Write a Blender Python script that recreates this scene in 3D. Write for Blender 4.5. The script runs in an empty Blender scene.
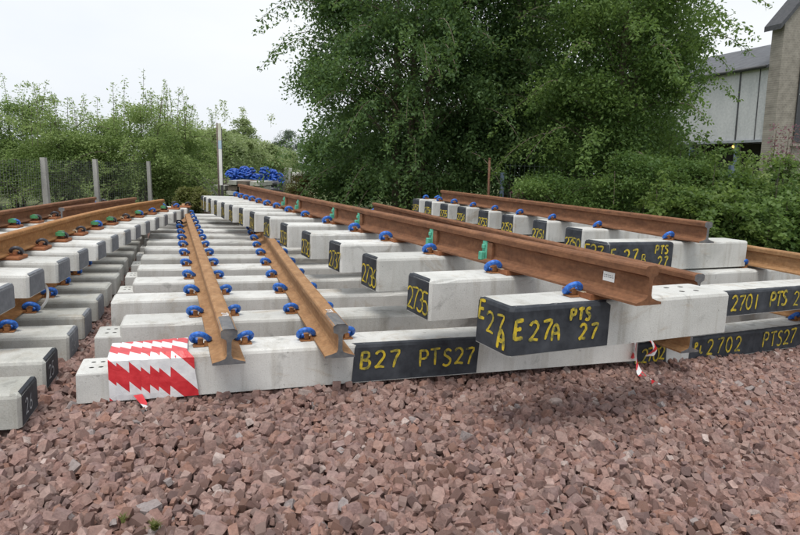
import bpy, bmesh, math, random
import numpy as np
from mathutils import Matrix, Vector, Euler

random.seed(11)
rng = np.random.default_rng(11)
sc = bpy.context.scene
COL = sc.collection
R = math.radians

# ------------------------------------------------------------------ camera
CAM_H, PITCH, ROLL = 1.076, 0.160, 0.047
cd = bpy.data.cameras.new("camera")
cam = bpy.data.objects.new("camera", cd)
COL.objects.link(cam)
cd.sensor_width = 36.0
cd.lens = 600.0 / 800.0 * 36.0
cd.clip_start, cd.clip_end = 0.05, 2000.0
cam.matrix_world = (Matrix.Translation((0, 0, CAM_H)) @ Matrix.Rotation(math.pi / 2 - PITCH, 4, 'X')
                    @ Matrix.Rotation(ROLL, 4, 'Z'))
sc.camera = cam

# ------------------------------------------------------------------ sky, sun, exposure (bright overcast)
SUN_EL, SUN_AZ = R(66), R(200)
w = bpy.data.worlds.new("World")
sc.world = w
w.use_nodes = True
nt = w.node_tree
for n in list(nt.nodes):
    nt.nodes.remove(n)
wo = nt.nodes.new('ShaderNodeOutputWorld')
bg = nt.nodes.new('ShaderNodeBackground')
sky = nt.nodes.new('ShaderNodeTexSky')
sky.sky_type = 'NISHITA'
sky.sun_disc = False
sky.sun_elevation = SUN_EL
sky.sun_rotation = SUN_AZ
sky.dust_density = 4.0
hsv = nt.nodes.new('ShaderNodeHueSaturation')
hsv.inputs['Saturation'].default_value = 0.35
tc = nt.nodes.new('ShaderNodeTexCoord')
mp = nt.nodes.new('ShaderNodeMapping')
mp.inputs['Scale'].default_value = (1.0, 1.0, 3.0)
nz = nt.nodes.new('ShaderNodeTexNoise')
nz.inputs['Scale'].default_value = 1.6
nz.inputs['Detail'].default_value = 5
cr = nt.nodes.new('ShaderNodeValToRGB')
cr.color_ramp.elements[0].position = 0.3
cr.color_ramp.elements[1].position = 0.7
cr.color_ramp.elements[0].color = (6.1, 6.55, 7.1, 1)
cr.color_ramp.elements[1].color = (7.3, 7.5, 7.75, 1)
mx = nt.nodes.new('ShaderNodeMix')
mx.data_type = 'RGBA'
mx.inputs['Factor'].default_value = 0.86
nt.links.new(tc.outputs['Generated'], mp.inputs['Vector'])
nt.links.new(mp.outputs['Vector'], nz.inputs['Vector'])
nt.links.new(nz.outputs['Fac'], cr.inputs['Fac'])
nt.links.new(sky.outputs['Color'], hsv.inputs['Color'])
nt.links.new(hsv.outputs['Color'], mx.inputs['A'])
nt.links.new(cr.outputs['Color'], mx.inputs['B'])
nt.links.new(mx.outputs['Result'], bg.inputs['Color'])
bg.inputs['Strength'].default_value = 0.1
nt.links.new(bg.outputs['Background'], wo.inputs['Surface'])

sl = bpy.data.lights.new("sun", 'SUN')
sl.energy = 1.5
sl.angle = R(25)
sl.color = (1.0, 0.96, 0.9)
so = bpy.data.objects.new("sun", sl)
COL.objects.link(so)
so.rotation_euler = Vector((-math.sin(SUN_AZ) * math.cos(SUN_EL), -math.cos(SUN_AZ) * math.cos(SUN_EL), -math.sin(SUN_EL))).to_track_quat('-Z', 'Y').to_euler()

sc.view_settings.view_transform = 'Standard'
sc.view_settings.look = 'None'
sc.view_settings.exposure = 0.55
sc.view_settings.gamma = 1.0
sc.render.engine = 'CYCLES'
sc.cycles.use_denoising = True
sc.cycles.max_bounces = 6
sc.cycles.diffuse_bounces = 4
sc.cycles.transmission_bounces = 4

# ------------------------------------------------------------------ helpers
def tag(o, label=None, cat=None, group=None, kind=None):
    if label: o['label'] = label
    if cat: o['category'] = cat
    if group: o['group'] = group
    if kind: o['kind'] = kind
    return o

def empty(name, loc=(0, 0, 0), rz=0.0, parent=None):
    o = bpy.data.objects.new(name, None)
    o.empty_display_size = 0.2
    COL.objects.link(o)
    o.location = loc
    o.rotation_euler = (0, 0, rz)
    if parent: o.parent = parent
    return o

def link(name, me, parent=None, loc=(0, 0, 0), rot=(0, 0, 0), scale=(1, 1, 1)):
    o = bpy.data.objects.new(name, me)
    COL.objects.link(o)
    o.location = loc
    o.rotation_euler = rot
    o.scale = scale
    if parent: o.parent = parent
    return o

def mesh(name, verts, faces, mat=None, smooth=False):
    me = bpy.data.meshes.new(name)
    me.from_pydata([tuple(v) for v in verts], [], [tuple(f) for f in faces])
    if mat: me.materials.append(mat)
    if smooth:
        me.polygons.foreach_set('use_smooth', [True] * len(me.polygons))
    me.update()
    return me

def bm_mesh(name, bm, mat=None, smooth=False):
    me = bpy.data.meshes.new(name)
    bmesh.ops.recalc_face_normals(bm, faces=bm.faces)
    bm.to_mesh(me)
    bm.free()
    if mat: me.materials.append(mat)
    if smooth:
        me.polygons.foreach_set('use_smooth', [True] * len(me.polygons))
    return me

def add_box(bm, x0, x1, y0, y1, z0, z1, M=None):
    vs = [bm.verts.new((x, y, z)) for x in (x0, x1) for y in (y0, y1) for z in (z0, z1)]
    if M is not None:
        for v in vs: v.co = M @ v.co
    for f in ((0, 1, 3, 2), (4, 6, 7, 5), (0, 4, 5, 1), (2, 3, 7, 6), (0, 2, 6, 4), (1, 5, 7, 3)):
        bm.faces.new([vs[i] for i in f])
    return vs

def box_mesh(name, x0, x1, y0, y1, z0, z1, mat, bev=0.0):
    bm = bmesh.new()
    add_box(bm, x0, x1, y0, y1, z0, z1)
    if bev:
        bmesh.ops.recalc_face_normals(bm, faces=bm.faces)
        bmesh.ops.bevel(bm, geom=list(bm.edges), offset=bev, segments=1, affect='EDGES')
    return bm_mesh(name, bm, mat)

def tube_data(pts, rad, sides=6, cap=True):
    pts = [Vector(p) for p in pts]
    n = len(pts)
    if not hasattr(rad, '__len__'): rad = [rad] * n
    V, F = [], []
    t0 = (pts[1] - pts[0]).normalized()
    up = Vector((0, 0, 1)) if abs(t0.z) < 0.9 else Vector((1, 0, 0))
    nn = t0.cross(up).normalized()
    for i, p in enumerate(pts):
        t = (pts[min(i + 1, n - 1)] - pts[max(i - 1, 0)]).normalized()
        nn = (nn - t * nn.dot(t)).normalized()
        b = t.cross(nn)
        for k in range(sides):
            a = 2 * math.pi * k / sides
            V.append(p + (nn * math.cos(a) + b * math.sin(a)) * rad[i])
    for i in range(n - 1):
        for k in range(sides):
            k2 = (k + 1) % sides
            F.append((i * sides + k, i * sides + k2, (i + 1) * sides + k2, (i + 1) * sides + k))
    if cap:
        F.append(tuple(range(sides - 1, -1, -1)))
        F.append(tuple((n - 1) * sides + k for k in range(sides)))
    return V, F

def tube_mesh(name, pts, rad, mat, sides=6, smooth=True):
    V, F = tube_data(pts, rad, sides)
    return mesh(name, V, F, mat, smooth)

def catmull(pts, n=5):
    pts = [Vector(p) for p in pts]
    P = [pts[0] * 2 - pts[1]] + pts + [pts[-1] * 2 - pts[-2]]
    out = []
    for i in range(1, len(P) - 2):
        for k in range(n):
            t = k / n
            a, b, c, d = P[i - 1], P[i], P[i + 1], P[i + 2]
            out.append(0.5 * ((2 * b) + (c - a) * t + (2 * a - 5 * b + 4 * c - d) * t * t + (3 * b - a - 3 * c + d) * t ** 3))
    out.append(pts[-1])
    return out

# ------------------------------------------------------------------ materials
class NT:
    def __init__(self, name):
        self.m = bpy.data.materials.new(name)
        self.m.use_nodes = True
        self.t = self.m.node_tree
        self.b = self.t.nodes['Principled BSDF']
        self.out = self.t.nodes['Material Output']
    def n(self, typ, **kw):
        nd = self.t.nodes.new(typ)
        for k, v in kw.items(): setattr(nd, k, v)
        return nd
    def l(self, a, b): self.t.links.new(a, b)
    def coord(self, kind='Object'):
        return self.n('ShaderNodeTexCoord').outputs[kind]
    def noise(self, scale, detail=4, rough=0.55, vec=None, dist=0.0):
        nd = self.n('ShaderNodeTexNoise')
        nd.inputs['Scale'].default_value = scale
        nd.inputs['Detail'].default_value = detail
        nd.inputs['Roughness'].default_value = rough
        nd.inputs['Distortion'].default_value = dist
        if vec is not None: self.l(vec, nd.inputs['Vector'])
        return nd.outputs['Fac']
    def ramp(self, fac, stops):
        nd = self.n('ShaderNodeValToRGB')
        e = nd.color_ramp.elements
        while len(e) > 1: e.remove(e[-1])
        e[0].position = stops[0][0]; e[0].color = (*stops[0][1], 1)
        for p, c in stops[1:]:
            x = e.new(p); x.color = (*c, 1)
        self.l(fac, nd.inputs['Fac'])
        return nd.outputs['Color']
    def mix(self, fac, a, b, typ='MIX'):
        nd = self.n('ShaderNodeMix', data_type='RGBA', blend_type=typ)
        for s, v in (('Factor', fac), ('A', a), ('B', b)):
            if isinstance(v, (int, float)): nd.inputs[s].default_value = v
            elif isinstance(v, tuple): nd.inputs[s].default_value = (*v, 1)
            else: self.l(v, nd.inputs[s])
        return nd.outputs['Result']
    def math(self, op, a, b=0.0, c=0.0):
        nd = self.n('ShaderNodeMath', operation=op)
        for i, v in enumerate((a, b, c)):
            if isinstance(v, (int, float)): nd.inputs[i].default_value = v
            else: self.l(v, nd.inputs[i])
        return nd.outputs[0]
    def bump(self, h, strength=0.3, dist=0.01):
        nd = self.n('ShaderNodeBump')
        nd.inputs['Strength'].default_value = strength
        nd.inputs['Distance'].default_value = dist
        self.l(h, nd.inputs['Height'])
        self.l(nd.outputs['Normal'], self.b.inputs['Normal'])
    def objrand(self):
        return self.n('ShaderNodeObjectInfo').outputs['Random']
    def col(self, c):
        if isinstance(c, tuple): self.b.inputs['Base Color'].default_value = (*c, 1)
        else: self.l(c, self.b.inputs['Base Color'])
    def set(self, rough=0.6, metal=0.0, spec=0.5):
        self.b.inputs['Roughness'].default_value = rough
        self.b.inputs['Metallic'].default_value = metal
        self.b.inputs['Specular IOR Level'].default_value = spec
        return self

def m_concrete(name, lo, mid, hi, stain=(0.30, 0.27, 0.22)):
    g = NT(name)
    v = g.coord()
    rnd = g.objrand()
    off = g.n('ShaderNodeVectorMath', operation='ADD')
    g.l(v, off.inputs[0]); 
    cmb = g.n('ShaderNodeCombineXYZ')
    g.l(g.math('MULTIPLY', rnd, 37.0), cmb.inputs[0]); g.l(g.math('MULTIPLY', rnd, 91.0), cmb.inputs[1])
    g.l(cmb.outputs[0], off.inputs[1])
    vec = off.outputs[0]
    a = g.noise(3.0, 6, 0.6, vec)
    c = g.ramp(a, [(0.3, lo), (0.5, mid), (0.72, hi)])
    # vertical streaks
    mp_ = g.n('ShaderNodeMapping'); mp_.inputs['Scale'].default_value = (14, 9, 1.2)
    g.l(vec, mp_.inputs['Vector'])
    s = g.noise(1.0, 4, 0.6, mp_.outputs[0])
    sf = g.math('MULTIPLY', g.math('SUBTRACT', s, 0.52), 2.2)
    sf = g.math('MAXIMUM', g.math('MINIMUM', sf, 0.45), 0.0)
    c = g.mix(sf, c, stain)
    # blotches
    bl = g.noise(7.0, 3, 0.5, vec, 1.0)
    bf = g.math('MAXIMUM', g.math('MINIMUM', g.math('MULTIPLY', g.math('SUBTRACT', bl, 0.63), 5.0), 0.5), 0.0)
    c = g.mix(bf, c, (0.26, 0.26, 0.25))
    ru = g.noise(2.1, 5, 0.7, vec, 2.0)
    rf_ = g.math('MAXIMUM', g.math('MINIMUM', g.math('MULTIPLY', g.math('SUBTRACT', ru, 0.58), 4.0), 0.4), 0.0)
    c = g.mix(rf_, c, (0.36, 0.27, 0.18))
    sm = g.noise(26, 2, 0.5, vec)
    smf = g.math('MULTIPLY', g.math('GREATER_THAN', sm, 0.735), 0.45)
    c = g.mix(smf, c, (0.2, 0.195, 0.18))
    # pores
    vo = g.n('ShaderNodeTexVoronoi'); vo.inputs['Scale'].default_value = 90.0
    g.l(vec, vo.inputs['Vector'])
    pf = g.math('LESS_THAN', vo.outputs['Distance'], 0.13)
    fine = g.noise(160, 3, 0.6, vec)
    c = g.mix(g.math('MULTIPLY', pf, 0.5), c, (0.16, 0.155, 0.14))
    c = g.mix(0.25, c, g.ramp(fine, [(0.3, (0.25, 0.25, 0.24)), (0.7, (0.95, 0.95, 0.93))]), 'SOFT_LIGHT')
    # piece-to-piece tone
    tone = g.ramp(rnd, [(0.0, (0.80, 0.80, 0.78)), (1.0, (1.05, 1.05, 1.04))])
    c = g.mix(1.0, c, tone, 'MULTIPLY')
    g.col(c)
    g.set(0.85, 0, 0.3)
    g.bump(g.math('SUBTRACT', g.math('ADD', g.math('MULTIPLY', fine, 0.5), a), g.math('MULTIPLY', pf, 0.6)), 0.35, 0.006)
    return g.m

M_conc = m_concrete("concrete_pale", (0.48, 0.48, 0.465), (0.59, 0.59, 0.575), (0.68, 0.68, 0.665))
M_conc_old = m_concrete("concrete_weathered", (0.37, 0.37, 0.345), (0.50, 0.50, 0.475), (0.60, 0.60, 0.57))
M_conc_post = m_concrete("concrete_post", (0.26, 0.26, 0.25), (0.36, 0.36, 0.34), (0.44, 0.44, 0.41))

def m_rust(name, a, b, c, rough=0.8, bump=0.25):
    g = NT(name)
    v = g.coord()
    mp_ = g.n('ShaderNodeMapping'); mp_.inputs['Scale'].default_value = (6, 2.6, 9)
    g.l(v, mp_.inputs['Vector'])
    n1 = g.noise(3.0, 6, 0.65, mp_.outputs[0])
    n2 = g.noise(45, 4, 0.6, v)
    cc = g.ramp(n1, [(0.22, a), (0.5, b), (0.78, c)])
    cc = g.mix(0.32, cc, g.ramp(n2, [(0.3, (0.22, 0.22, 0.22)), (0.7, (0.8, 0.8, 0.8))]), 'OVERLAY')
    g.col(cc)
    g.set(rough, 0.0, 0.35)
    g.bump(n2, bump, 0.003)
    return g.m

M_rust_dark = m_rust("rail_rust_dark", (0.10, 0.046, 0.025), (0.190, 0.086, 0.043), (0.28, 0.135, 0.068))
M_rust_orange = m_rust("rail_rust_orange", (0.21, 0.11, 0.052), (0.32, 0.175, 0.08), (0.42, 0.255, 0.135))
M_rust_left = m_rust("rail_rust_golden", (0.24, 0.11, 0.04), (0.34, 0.165, 0.06), (0.42, 0.23, 0.10))
M_plate = m_rust("baseplate_rust", (0.15, 0.06, 0.03), (0.26, 0.10, 0.045), (0.36, 0.15, 0.06))
M_shoulder = m_rust("shoulder_rust", (0.16, 0.07, 0.03), (0.30, 0.13, 0.05), (0.44, 0.21, 0.08))
M_steel = m_rust("rail_end_steel", (0.07, 0.075, 0.085), (0.13, 0.13, 0.135), (0.21, 0.19, 0.17), 0.5, 0.1)

def m_paint(name, a, b, scale=25, rough=0.45, lo=0.35, hi=0.65, bump=0.1, spec=0.5):
    g = NT(name)
    v = g.coord()
    n1 = g.noise(scale, 5, 0.65, v)
    g.col(g.ramp(n1, [(lo, a), (hi, b)]))
    g.set(rough, 0, spec)
    g.bump(n1, bump, 0.003)
    return g.m

M_blue = m_paint("clip_blue_paint", (0.012, 0.075, 0.34), (0.035, 0.19, 0.66), 45, 0.42, 0.38, 0.6)
M_clipdark = m_paint("clip_dark_steel", (0.02, 0.022, 0.03), (0.07, 0.07, 0.085), 60, 0.4)
M_green = m_paint("bracket_green_paint", (0.05, 0.30, 0.20), (0.12, 0.46, 0.32), 40, 0.5)
M_nylon = m_paint("insulator_green_nylon", (0.05, 0.20, 0.09), (0.10, 0.34, 0.15), 40, 0.4)
M_cream = m_paint("insulator_cream", (0.55, 0.45, 0.32), (0.68, 0.6, 0.46), 40, 0.5)
M_black = m_paint("black_bitumen_paint", (0.014, 0.017, 0.023), (0.060, 0.067, 0.079), 9, 0.62, 0.3, 0.7, 0.2, 0.35)
M_slate = m_paint("slate_end_paint", (0.13, 0.142, 0.16), (0.23, 0.24, 0.26), 16, 0.7, 0.3, 0.7, 0.2, 0.3)
M_white = m_paint("white_marking", (0.55, 0.55, 0.56), (0.8, 0.8, 0.8), 30, 0.6)
M_sticker = m_paint("sticker_white", (0.72, 0.72, 0.70), (0.82, 0.82, 0.80), 10, 0.4)
M_ink = m_paint("sticker_ink", (0.16, 0.17, 0.18), (0.25, 0.25, 0.26), 10, 0.5)
M_chalk = m_paint("chalk_grey", (0.22, 0.24, 0.26), (0.40, 0.42, 0.44), 50, 0.7)
g = NT("yellow_marker_paint")
n1 = g.noise(24, 4, 0.7, g.coord())
g.col(g.ramp(n1, [(0.33, (0.07, 0.075, 0.03)), (0.43, (0.30, 0.26, 0.05)), (0.54, (0.58, 0.43, 0.03)), (0.66, (0.74, 0.54, 0.03))]))
g.set(0.5)
M_yellow = g.m
M_hole = m_paint("bolt_socket_dark", (0.03, 0.03, 0.03), (0.07, 0.065, 0.06), 30, 0.8)

# ------------------------------------------------------------------ bearers, rails, clips
def ring(x0, x1, y0, y1, z, c):
    return [(x0 + c, y0, z), (x1 - c, y0, z), (x1, y0 + c, z), (x1, y1 - c, z),
            (x1 - c, y1, z), (x0 + c, y1, z), (x0, y1 - c, z), (x0, y0 + c, z)]

def add_block(bm, x0, x1, y0, y1, H, ch=0.018, corner=0.013, holes=(), depth=0.05):
    """chamfered concrete block, top face pierced by round sockets, arrises slightly worn"""
    if not holes:
        prof = [(y0 - .004, 0), (y0, H - ch), (y0 + ch * .3, H - ch * .3), (y0 + ch, H), (y1 - ch, H), (y1 - ch * .3, H - ch * .3), (y1, H - ch), (y1 + .004, 0)]
        L = x1 - x0
        n = max(3, int(L / 0.075))
        xs_ = [x0 + corner + (L - 2 * corner) * (i + random.uniform(-.3, .3) * (0 < i < n)) / n for i in range(n + 1)]
        st = []
        for kx, (xx, ins) in enumerate([(x0, 1)] + [(q, 0) for q in xs_] + [(x1, 1)]):
            row = []
            for k, (y, z) in enumerate(prof):
                if ins:
                    y = min(max(y, y0 + corner), y1 - corner)
                    if k in (3, 4): z -= ch * .7; 
                    if k in (2, 5): z -= ch * .5
                else:
                    inw = 1 if k < 4 else -1
                    if 0 < k < 7:
                        y += inw * random.uniform(0, .0004); z -= random.uniform(0, .0004)
                    if k in (2, 5) and random.random() < .06:
                        d = random.uniform(.002, .006); y += inw * d; z -= d
                row.append(bm.verts.new((xx, y, z)))
            st.append(row)
        for i in range(len(st) - 1):
            for k in range(7):
                bm.faces.new((st[i][k], st[i][k + 1], st[i + 1][k + 1], st[i + 1][k]))
            bm.faces.new((st[i][7], st[i][0], st[i + 1][0], st[i + 1][7]))
        bm.faces.new(st[0]); bm.faces.new(st[-1][::-1])
        return
    rings = [ring(x0, x1, y0 - 0.004, y1 + 0.004, 0, corner), ring(x0, x1, y0, y1, H - ch, corner),
             ring(x0 + ch * .25, x1 - ch * .25, y0 + ch * .3, y1 - ch * .3, H - ch * .3, corner),
             ring(x0 + ch, x1 - ch, y0 + ch, y1 - ch, H, corner * 0.8)]
    R3 = [[bm.verts.new(p) for p in r] for r in rings]
    bm.faces.new(R3[0][::-1])
    for a in range(3):
        for i in range(8):
            j = (i + 1) % 8
            bm.faces.new((R3[a][i], R3[a][j], R3[a + 1][j], R3[a + 1][i]))
    R3 = [R3[0], R3[1], R3[3]]
    if not holes:
        bm.faces.new(R3[2])
        return
    edges = [bm.edges.get((R3[2][i], R3[2][(i + 1) % 8])) for i in range(8)]
    for hx, hy, hr in holes:
        top = [bm.verts.new((hx + hr * math.cos(t), hy + hr * 0.8 * math.sin(t), H)) for t in [2 * math.pi * k / 10 for k in range(10)]]
        bot = [bm.verts.new((v.co.x, v.co.y, H - depth)) for v in top]
        for i in range(10):
            j = (i + 1) % 10
            edges.append(bm.edges.new((top[i], top[j])))
            f = bm.faces.new((top[i], bot[i], bot[j], top[j])); f.material_index = 1
        f = bm.faces.new(bot); f.material_index = 1
    bmesh.ops.triangle_fill(bm, edges=edges, use_beauty=True)

def bearer(parent, x0, x1, y, W, H, mat, z=0.0, stub=None, holes=(), wob=0.004):
    bm = bmesh.new()
    if stub:
        sx, sh = stub                      # low end between x0 and sx
        hs = [(x0 + (sx - x0) * fx, W * fy, 0.011) for fx in (0.42, 0.72) for fy in (0.36, 0.68)]
        add_block(bm, x0, sx + 0.02, 0.006, W - 0.006, sh, 0.008, 0.008, hs)
        add_block(bm, sx, x1, 0, W, H, holes=holes)
    else:
        add_block(bm, x0, x1, 0, W, H, holes=holes)
    me = bm_mesh('bearer', bm, mat)
    me.materials.append(M_hole)
    return link('bearer', me, parent, (0, y, z), (random.uniform(-.004, .004) * (wob > 0), 0, random.uniform(-1, 1) * wob))

RAIL_P = [(-0.070, 0.0), (0.070, 0.0), (0.070, 0.010), (0.040, 0.018), (0.016, 0.027), (0.010, 0.040), (0.010, 0.100),
          (0.014, 0.112), (0.034, 0.121), (0.036, 0.146), (0.032, 0.154), (0.020, 0.159),
          (-0.020, 0.159), (-0.032, 0.154), (-0.036, 0.146), (-0.034, 0.121), (-0.014, 0.112), (-0.010, 0.100), (-0.010, 0.040),
          (-0.016, 0.027), (-0.040, 0.018), (-0.070, 0.010)]
RAIL_H = 0.159

def rail(parent, pts, z, mat, endmat=None, name='rail', hs=1.0):
    """pts: list of (a, b) along the panel; profile swept upright"""
    P = [Vector((p[0], p[1], 0)) for p in pts]
    V, F = [], []
    n = len(RAIL_P)
    for i, p in enumerate(P):
        t = (P[min(i + 1, len(P) - 1)] - P[max(i - 1, 0)]).normalized()
        s = Vector((t.y, -t.x, 0))
        for (x, h) in RAIL_P:
            V.append(p + s * x * hs + Vector((0, 0, z + h * hs)))
    for i in range(len(P) - 1):
        for k in range(n):
            k2 = (k + 1) % n
            F.append((i * n + k, i * n + k2, (i + 1) * n + k2, (i + 1) * n + k))
    me = mesh(name, V, F + [tuple(range(n))[::-1], tuple((len(P) - 1) * n + k for k in range(n))], mat)
    if endmat:
        me.materials.append(endmat)
        me.polygons[len(F)].material_index = 1
        me.polygons[len(F) + 1].material_index = 1
    o = link(name, me, parent)
    return o

# spring clip: bent rod that hooks from its housing on to the rail foot (x towards the rail)
clip_pts = [(-0.008, -0.006, 0.022), (-0.008, 0.010, 0.022), (-0.014, 0.024, 0.021), (-0.032, 0.029, 0.020), (-0.047, 0.020, 0.026),
            (-0.052, 0.004, 0.043), (-0.044, -0.012, 0.060), (-0.023, -0.023, 0.070), (0.000, -0.026, 0.068),
            (0.022, -0.020, 0.054), (0.034, -0.006, 0.040), (0.038, 0.014, 0.036)]
ME_clip = tube_mesh('clip', catmull(clip_pts, 4), 0.0152, M_blue, 8)
ME_clip_m = tube_mesh('clip', catmull([(-x, y, z) for x, y, z in clip_pts], 4), 0.0152, M_blue, 8)
ME_clip_dark_m = ME_clip_m.copy(); ME_clip_dark_m.materials.clear(); ME_clip_dark_m.materials.append(M_clipdark)
ME_clip_dark = ME_clip.copy(); ME_clip_dark.materials.clear(); ME_clip_dark.materials.append(M_clipdark)

bm = bmesh.new()
add_box(bm, -0.040, 0.014, -0.034, 0.034, 0.0, 0.009)
add_box(bm, -0.018, 0.008, -0.014, 0.034, 0.008, 0.040)
add_box(bm, 0.012, 0.045, -0.026, 0.026, 0.0, 0.024)
bmesh.ops.recalc_face_normals(bm, faces=bm.faces)
bmesh.ops.bevel(bm, geom=list(bm.edges), offset=0.004, segments=1, affect='EDGES')
for v_ in bm.verts: v_.co.y *= .78; v_.co.z *= .85
ME_sh = bm_mesh('shoulder', bm, M_shoulder)
ME_sh_old = ME_sh.copy(); ME_sh_old.materials.clear(); ME_sh_old.materials.append(M_plate)
bm = bmesh.new()
add_box(bm, 0.018, 0.052, -0.045, 0.045, 0.018, 0.027)
add_box(bm, 0.014, 0.022, -0.045, 0.045, 0.004, 0.027)
ME_ins_cream = bm_mesh('insulator', bm, M_cream)
bm = bmesh.new()
add_box(bm, -0.03, 0.04, 0.02, 0.055, 0.03, 0.062)
add_box(bm, -0.01, 0.03, -0.03, 0.03, 0.045, 0.07)
ME_ins_green = bm_mesh('insulator', bm, M_nylon)
ME_base = box_mesh('baseplate', -0.20, 0.20, -0.08, 0.08, 0.0, 0.022, M_plate, 0.006)

def fasten(br, a, y, z, dirx, clipm=None, shm=None, ins=None, jig=0.10, k=1.0):
    """one clip with its cast housing; dirx=+1 when the rail is on +x"""
    rz = random.uniform(-jig, jig) * 1.8
    s = random.uniform(0.80, 0.90) * k
    if dirx < 0: clipm = ME_clip_dark_m if clipm else ME_clip_m
    link('clip', clipm or ME_clip, br, (a, y, z), (0, random.uniform(-.08, .08), rz), (s, s, s))
    link('shoulder', shm or ME_sh, br, (a, y, z), (0, 0, 0 if dirx > 0 else math.pi), (k, k, k))
    if ins:
        link('insulator', ins, br, (a, y, z), (0, 0, 0 if dirx > 0 else math.pi), (k, k, k))

# ------------------------------------------------------------------ hand painted lettering
def arc(cx, cy, rx, ry, a0, a1, n=8):
    return [(cx + rx * math.cos(R(a0 + (a1 - a0) * i / n)), cy + ry * math.sin(R(a0 + (a1 - a0) * i / n))) for i in range(n + 1)]

GL = {
    '0': [arc(.3, .5, .27, .48, 100, 460, 14)],
    '1': [[(.3, 1), (.3, 0)]],
    '2': [arc(.27, .72, .25, .26, 165, -30, 8) + [(.2, .18), (.02, .02)], [(.02, .03), (.3, .06), (.58, .02)]],
    '3': [arc(.25, .75, .24, .23, 150, -80, 8), arc(.25, .27, .27, .27, 85, -150, 8)],
    '4': [[(.4, 1), (.05, .35), (.58, .35)], [(.42, .6), (.42, 0)]],
    '5': [[(.52, .97), (.12, .97), (.1, .58)] + arc(.26, .3, .26, .29, 110, -140, 8)],
    '6': [[(.45, .98), (.18, .65)] + arc(.29, .27, .25, .26, 170, 510, 12)],
    '7': [[(.02, .95), (.56, .98), (.36, .5), (.22, 0)]],
    '8': [arc(.3, .75, .2, .23, 270, 630, 12), arc(.3, .27, .26, .26, 90, 450, 12)],
    '9': [arc(.3, .72, .23, .25, 0, 360, 12), [(.53, .75), (.5, .4), (.3, 0)]],
    'A': [[(.02, 0), (.06, .55), (.22, .97), (.42, .85), (.52, .5), (.54, 0)], [(.06, .45), (.52, .45)]],
    'B': [[(.06, 1), (.04, 0)], [(.06, .98), (.4, .95), (.46, .74), (.3, .55), (.06, .52)], [(.1, .52), (.48, .46), (.54, .22), (.38, .03), (.05, .02)]],
    'D': [[(.06, 1), (.04, 0)], [(.06, .97), (.42, .85), (.55, .5), (.4, .12), (.05, .02)]],
    'E': [[(.06, 1), (.03, 0)], [(.06, .96), (.52, 1.0)], [(.05, .52), (.42, .55)], [(.03, .03), (.54, .06)]],
    'L': [[(.06, 1), (.05, .02), (.5, .03)]],
    'P': [[(.06, 1), (.04, 0)], [(.06, .97), (.42, .95), (.52, .72), (.4, .5), (.06, .46)]],
    'S': [[(.5, .88), (.3, .99), (.1, .86), (.12, .65), (.36, .5), (.5, .3), (.4, .06), (.2, .0), (.02, .1)]],
    'T': [[(.0, .95), (.6, .99)], [(.3, .97), (.28, 0)]],
}
GL['C'] = [arc(.32, .5, .28, .48, 50, 310, 10)]

def letter_mesh(items, O, U, V, N, off, mat, name='lettering'):
    """items: list of (text, s, t, height, stroke width, advance); plane O + s*U + t*V"""
    O, U, V, N = Vector(O), Vector(U), Vector(V), Vector(N)
    VV, FF = [], []
    layer = 0
    for text, s0, t0, h, wd, adv in items:
        s = s0
        for ch in text:
            if ch == ' ':
                s += h * adv * 0.8
                continue
            jx, jy, sh = random.uniform(-.03, .03) * h, random.uniform(-.05, .05) * h, random.uniform(-.08, .12)
            for st in GL[ch]:
                layer += 1
                pts = [Vector((s + jx + (x + sh * y * .5) * h, t0 + jy + y * h)) for x, y in st]
                if len(pts) > 2:
                    pts = [Vector((p.x, p.y)) for p in catmull([(p.x, p.y, 0) for p in pts], 3)]
                elif len(pts) == 2:
                    pts = [pts[0].lerp(pts[1], k / 4) for k in range(5)]
                base = len(VV)
                n = len(pts)
                for i, p in enumerate(pts):
                    t = (pts[min(i + 1, n - 1)] - pts[max(i - 1, 0)])
                    if t.length < 1e-6: t = Vector((1, 0))
                    t.normalize()
                    nr = Vector((-t.y, t.x))
                    wv = wd * 0.5 * random.uniform(.82, 1.15) * (0.75 if i in (0, n - 1) else 1)
                    for sg in (-1, 1):
                        q = p + nr * wv * sg
                        VV.append(O + U * q.x + V * q.y + N * (off + layer * 0.00012))
                for i in range(n - 1):
                    FF.append((base + 2 * i, base + 2 * i + 1, base + 2 * i + 3, base + 2 * i + 2))
            s += h * adv
    return mesh(name, VV, FF, mat)

def letters(items, O, U, V, N, off, mat, parent):
    for k, it in enumerate(items):
        link('lettering', letter_mesh([it], O, U, V, N, off + 0.0003 * k, mat), parent)

def front_patch(br, x0, x1, H, ch, mat, off=0.0018):
    """paint brushed over the front face and its top chamfer"""
    n = max(8, int((x1 - x0) / 0.02))
    V, F = [], []
    ch = 0.018
    prof = [(-0.004 - off, 0.004), (-off, H - ch), (ch * .3 - off * .7, H - ch * .3 + off * .7), (ch, H + off)]
    for i in range(n + 1):
        for k, (y, z) in enumerate(prof):
            xx = x0 + (x1 - x0) * i / n
            if i in (0, n): xx += random.uniform(-.012, .012)
            dy = random.uniform(0, .007) if k == 3 else 0
            V.append((xx, y + dy, z))
    m = len(prof)
    for i in range(n):
        for k in range(m - 1):
            a = i * m + k
            F.append((a, a + m, a + m + 1, a + 1))
    return link('paint_patch', mesh('paint_patch', V, F, mat), br)

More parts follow.
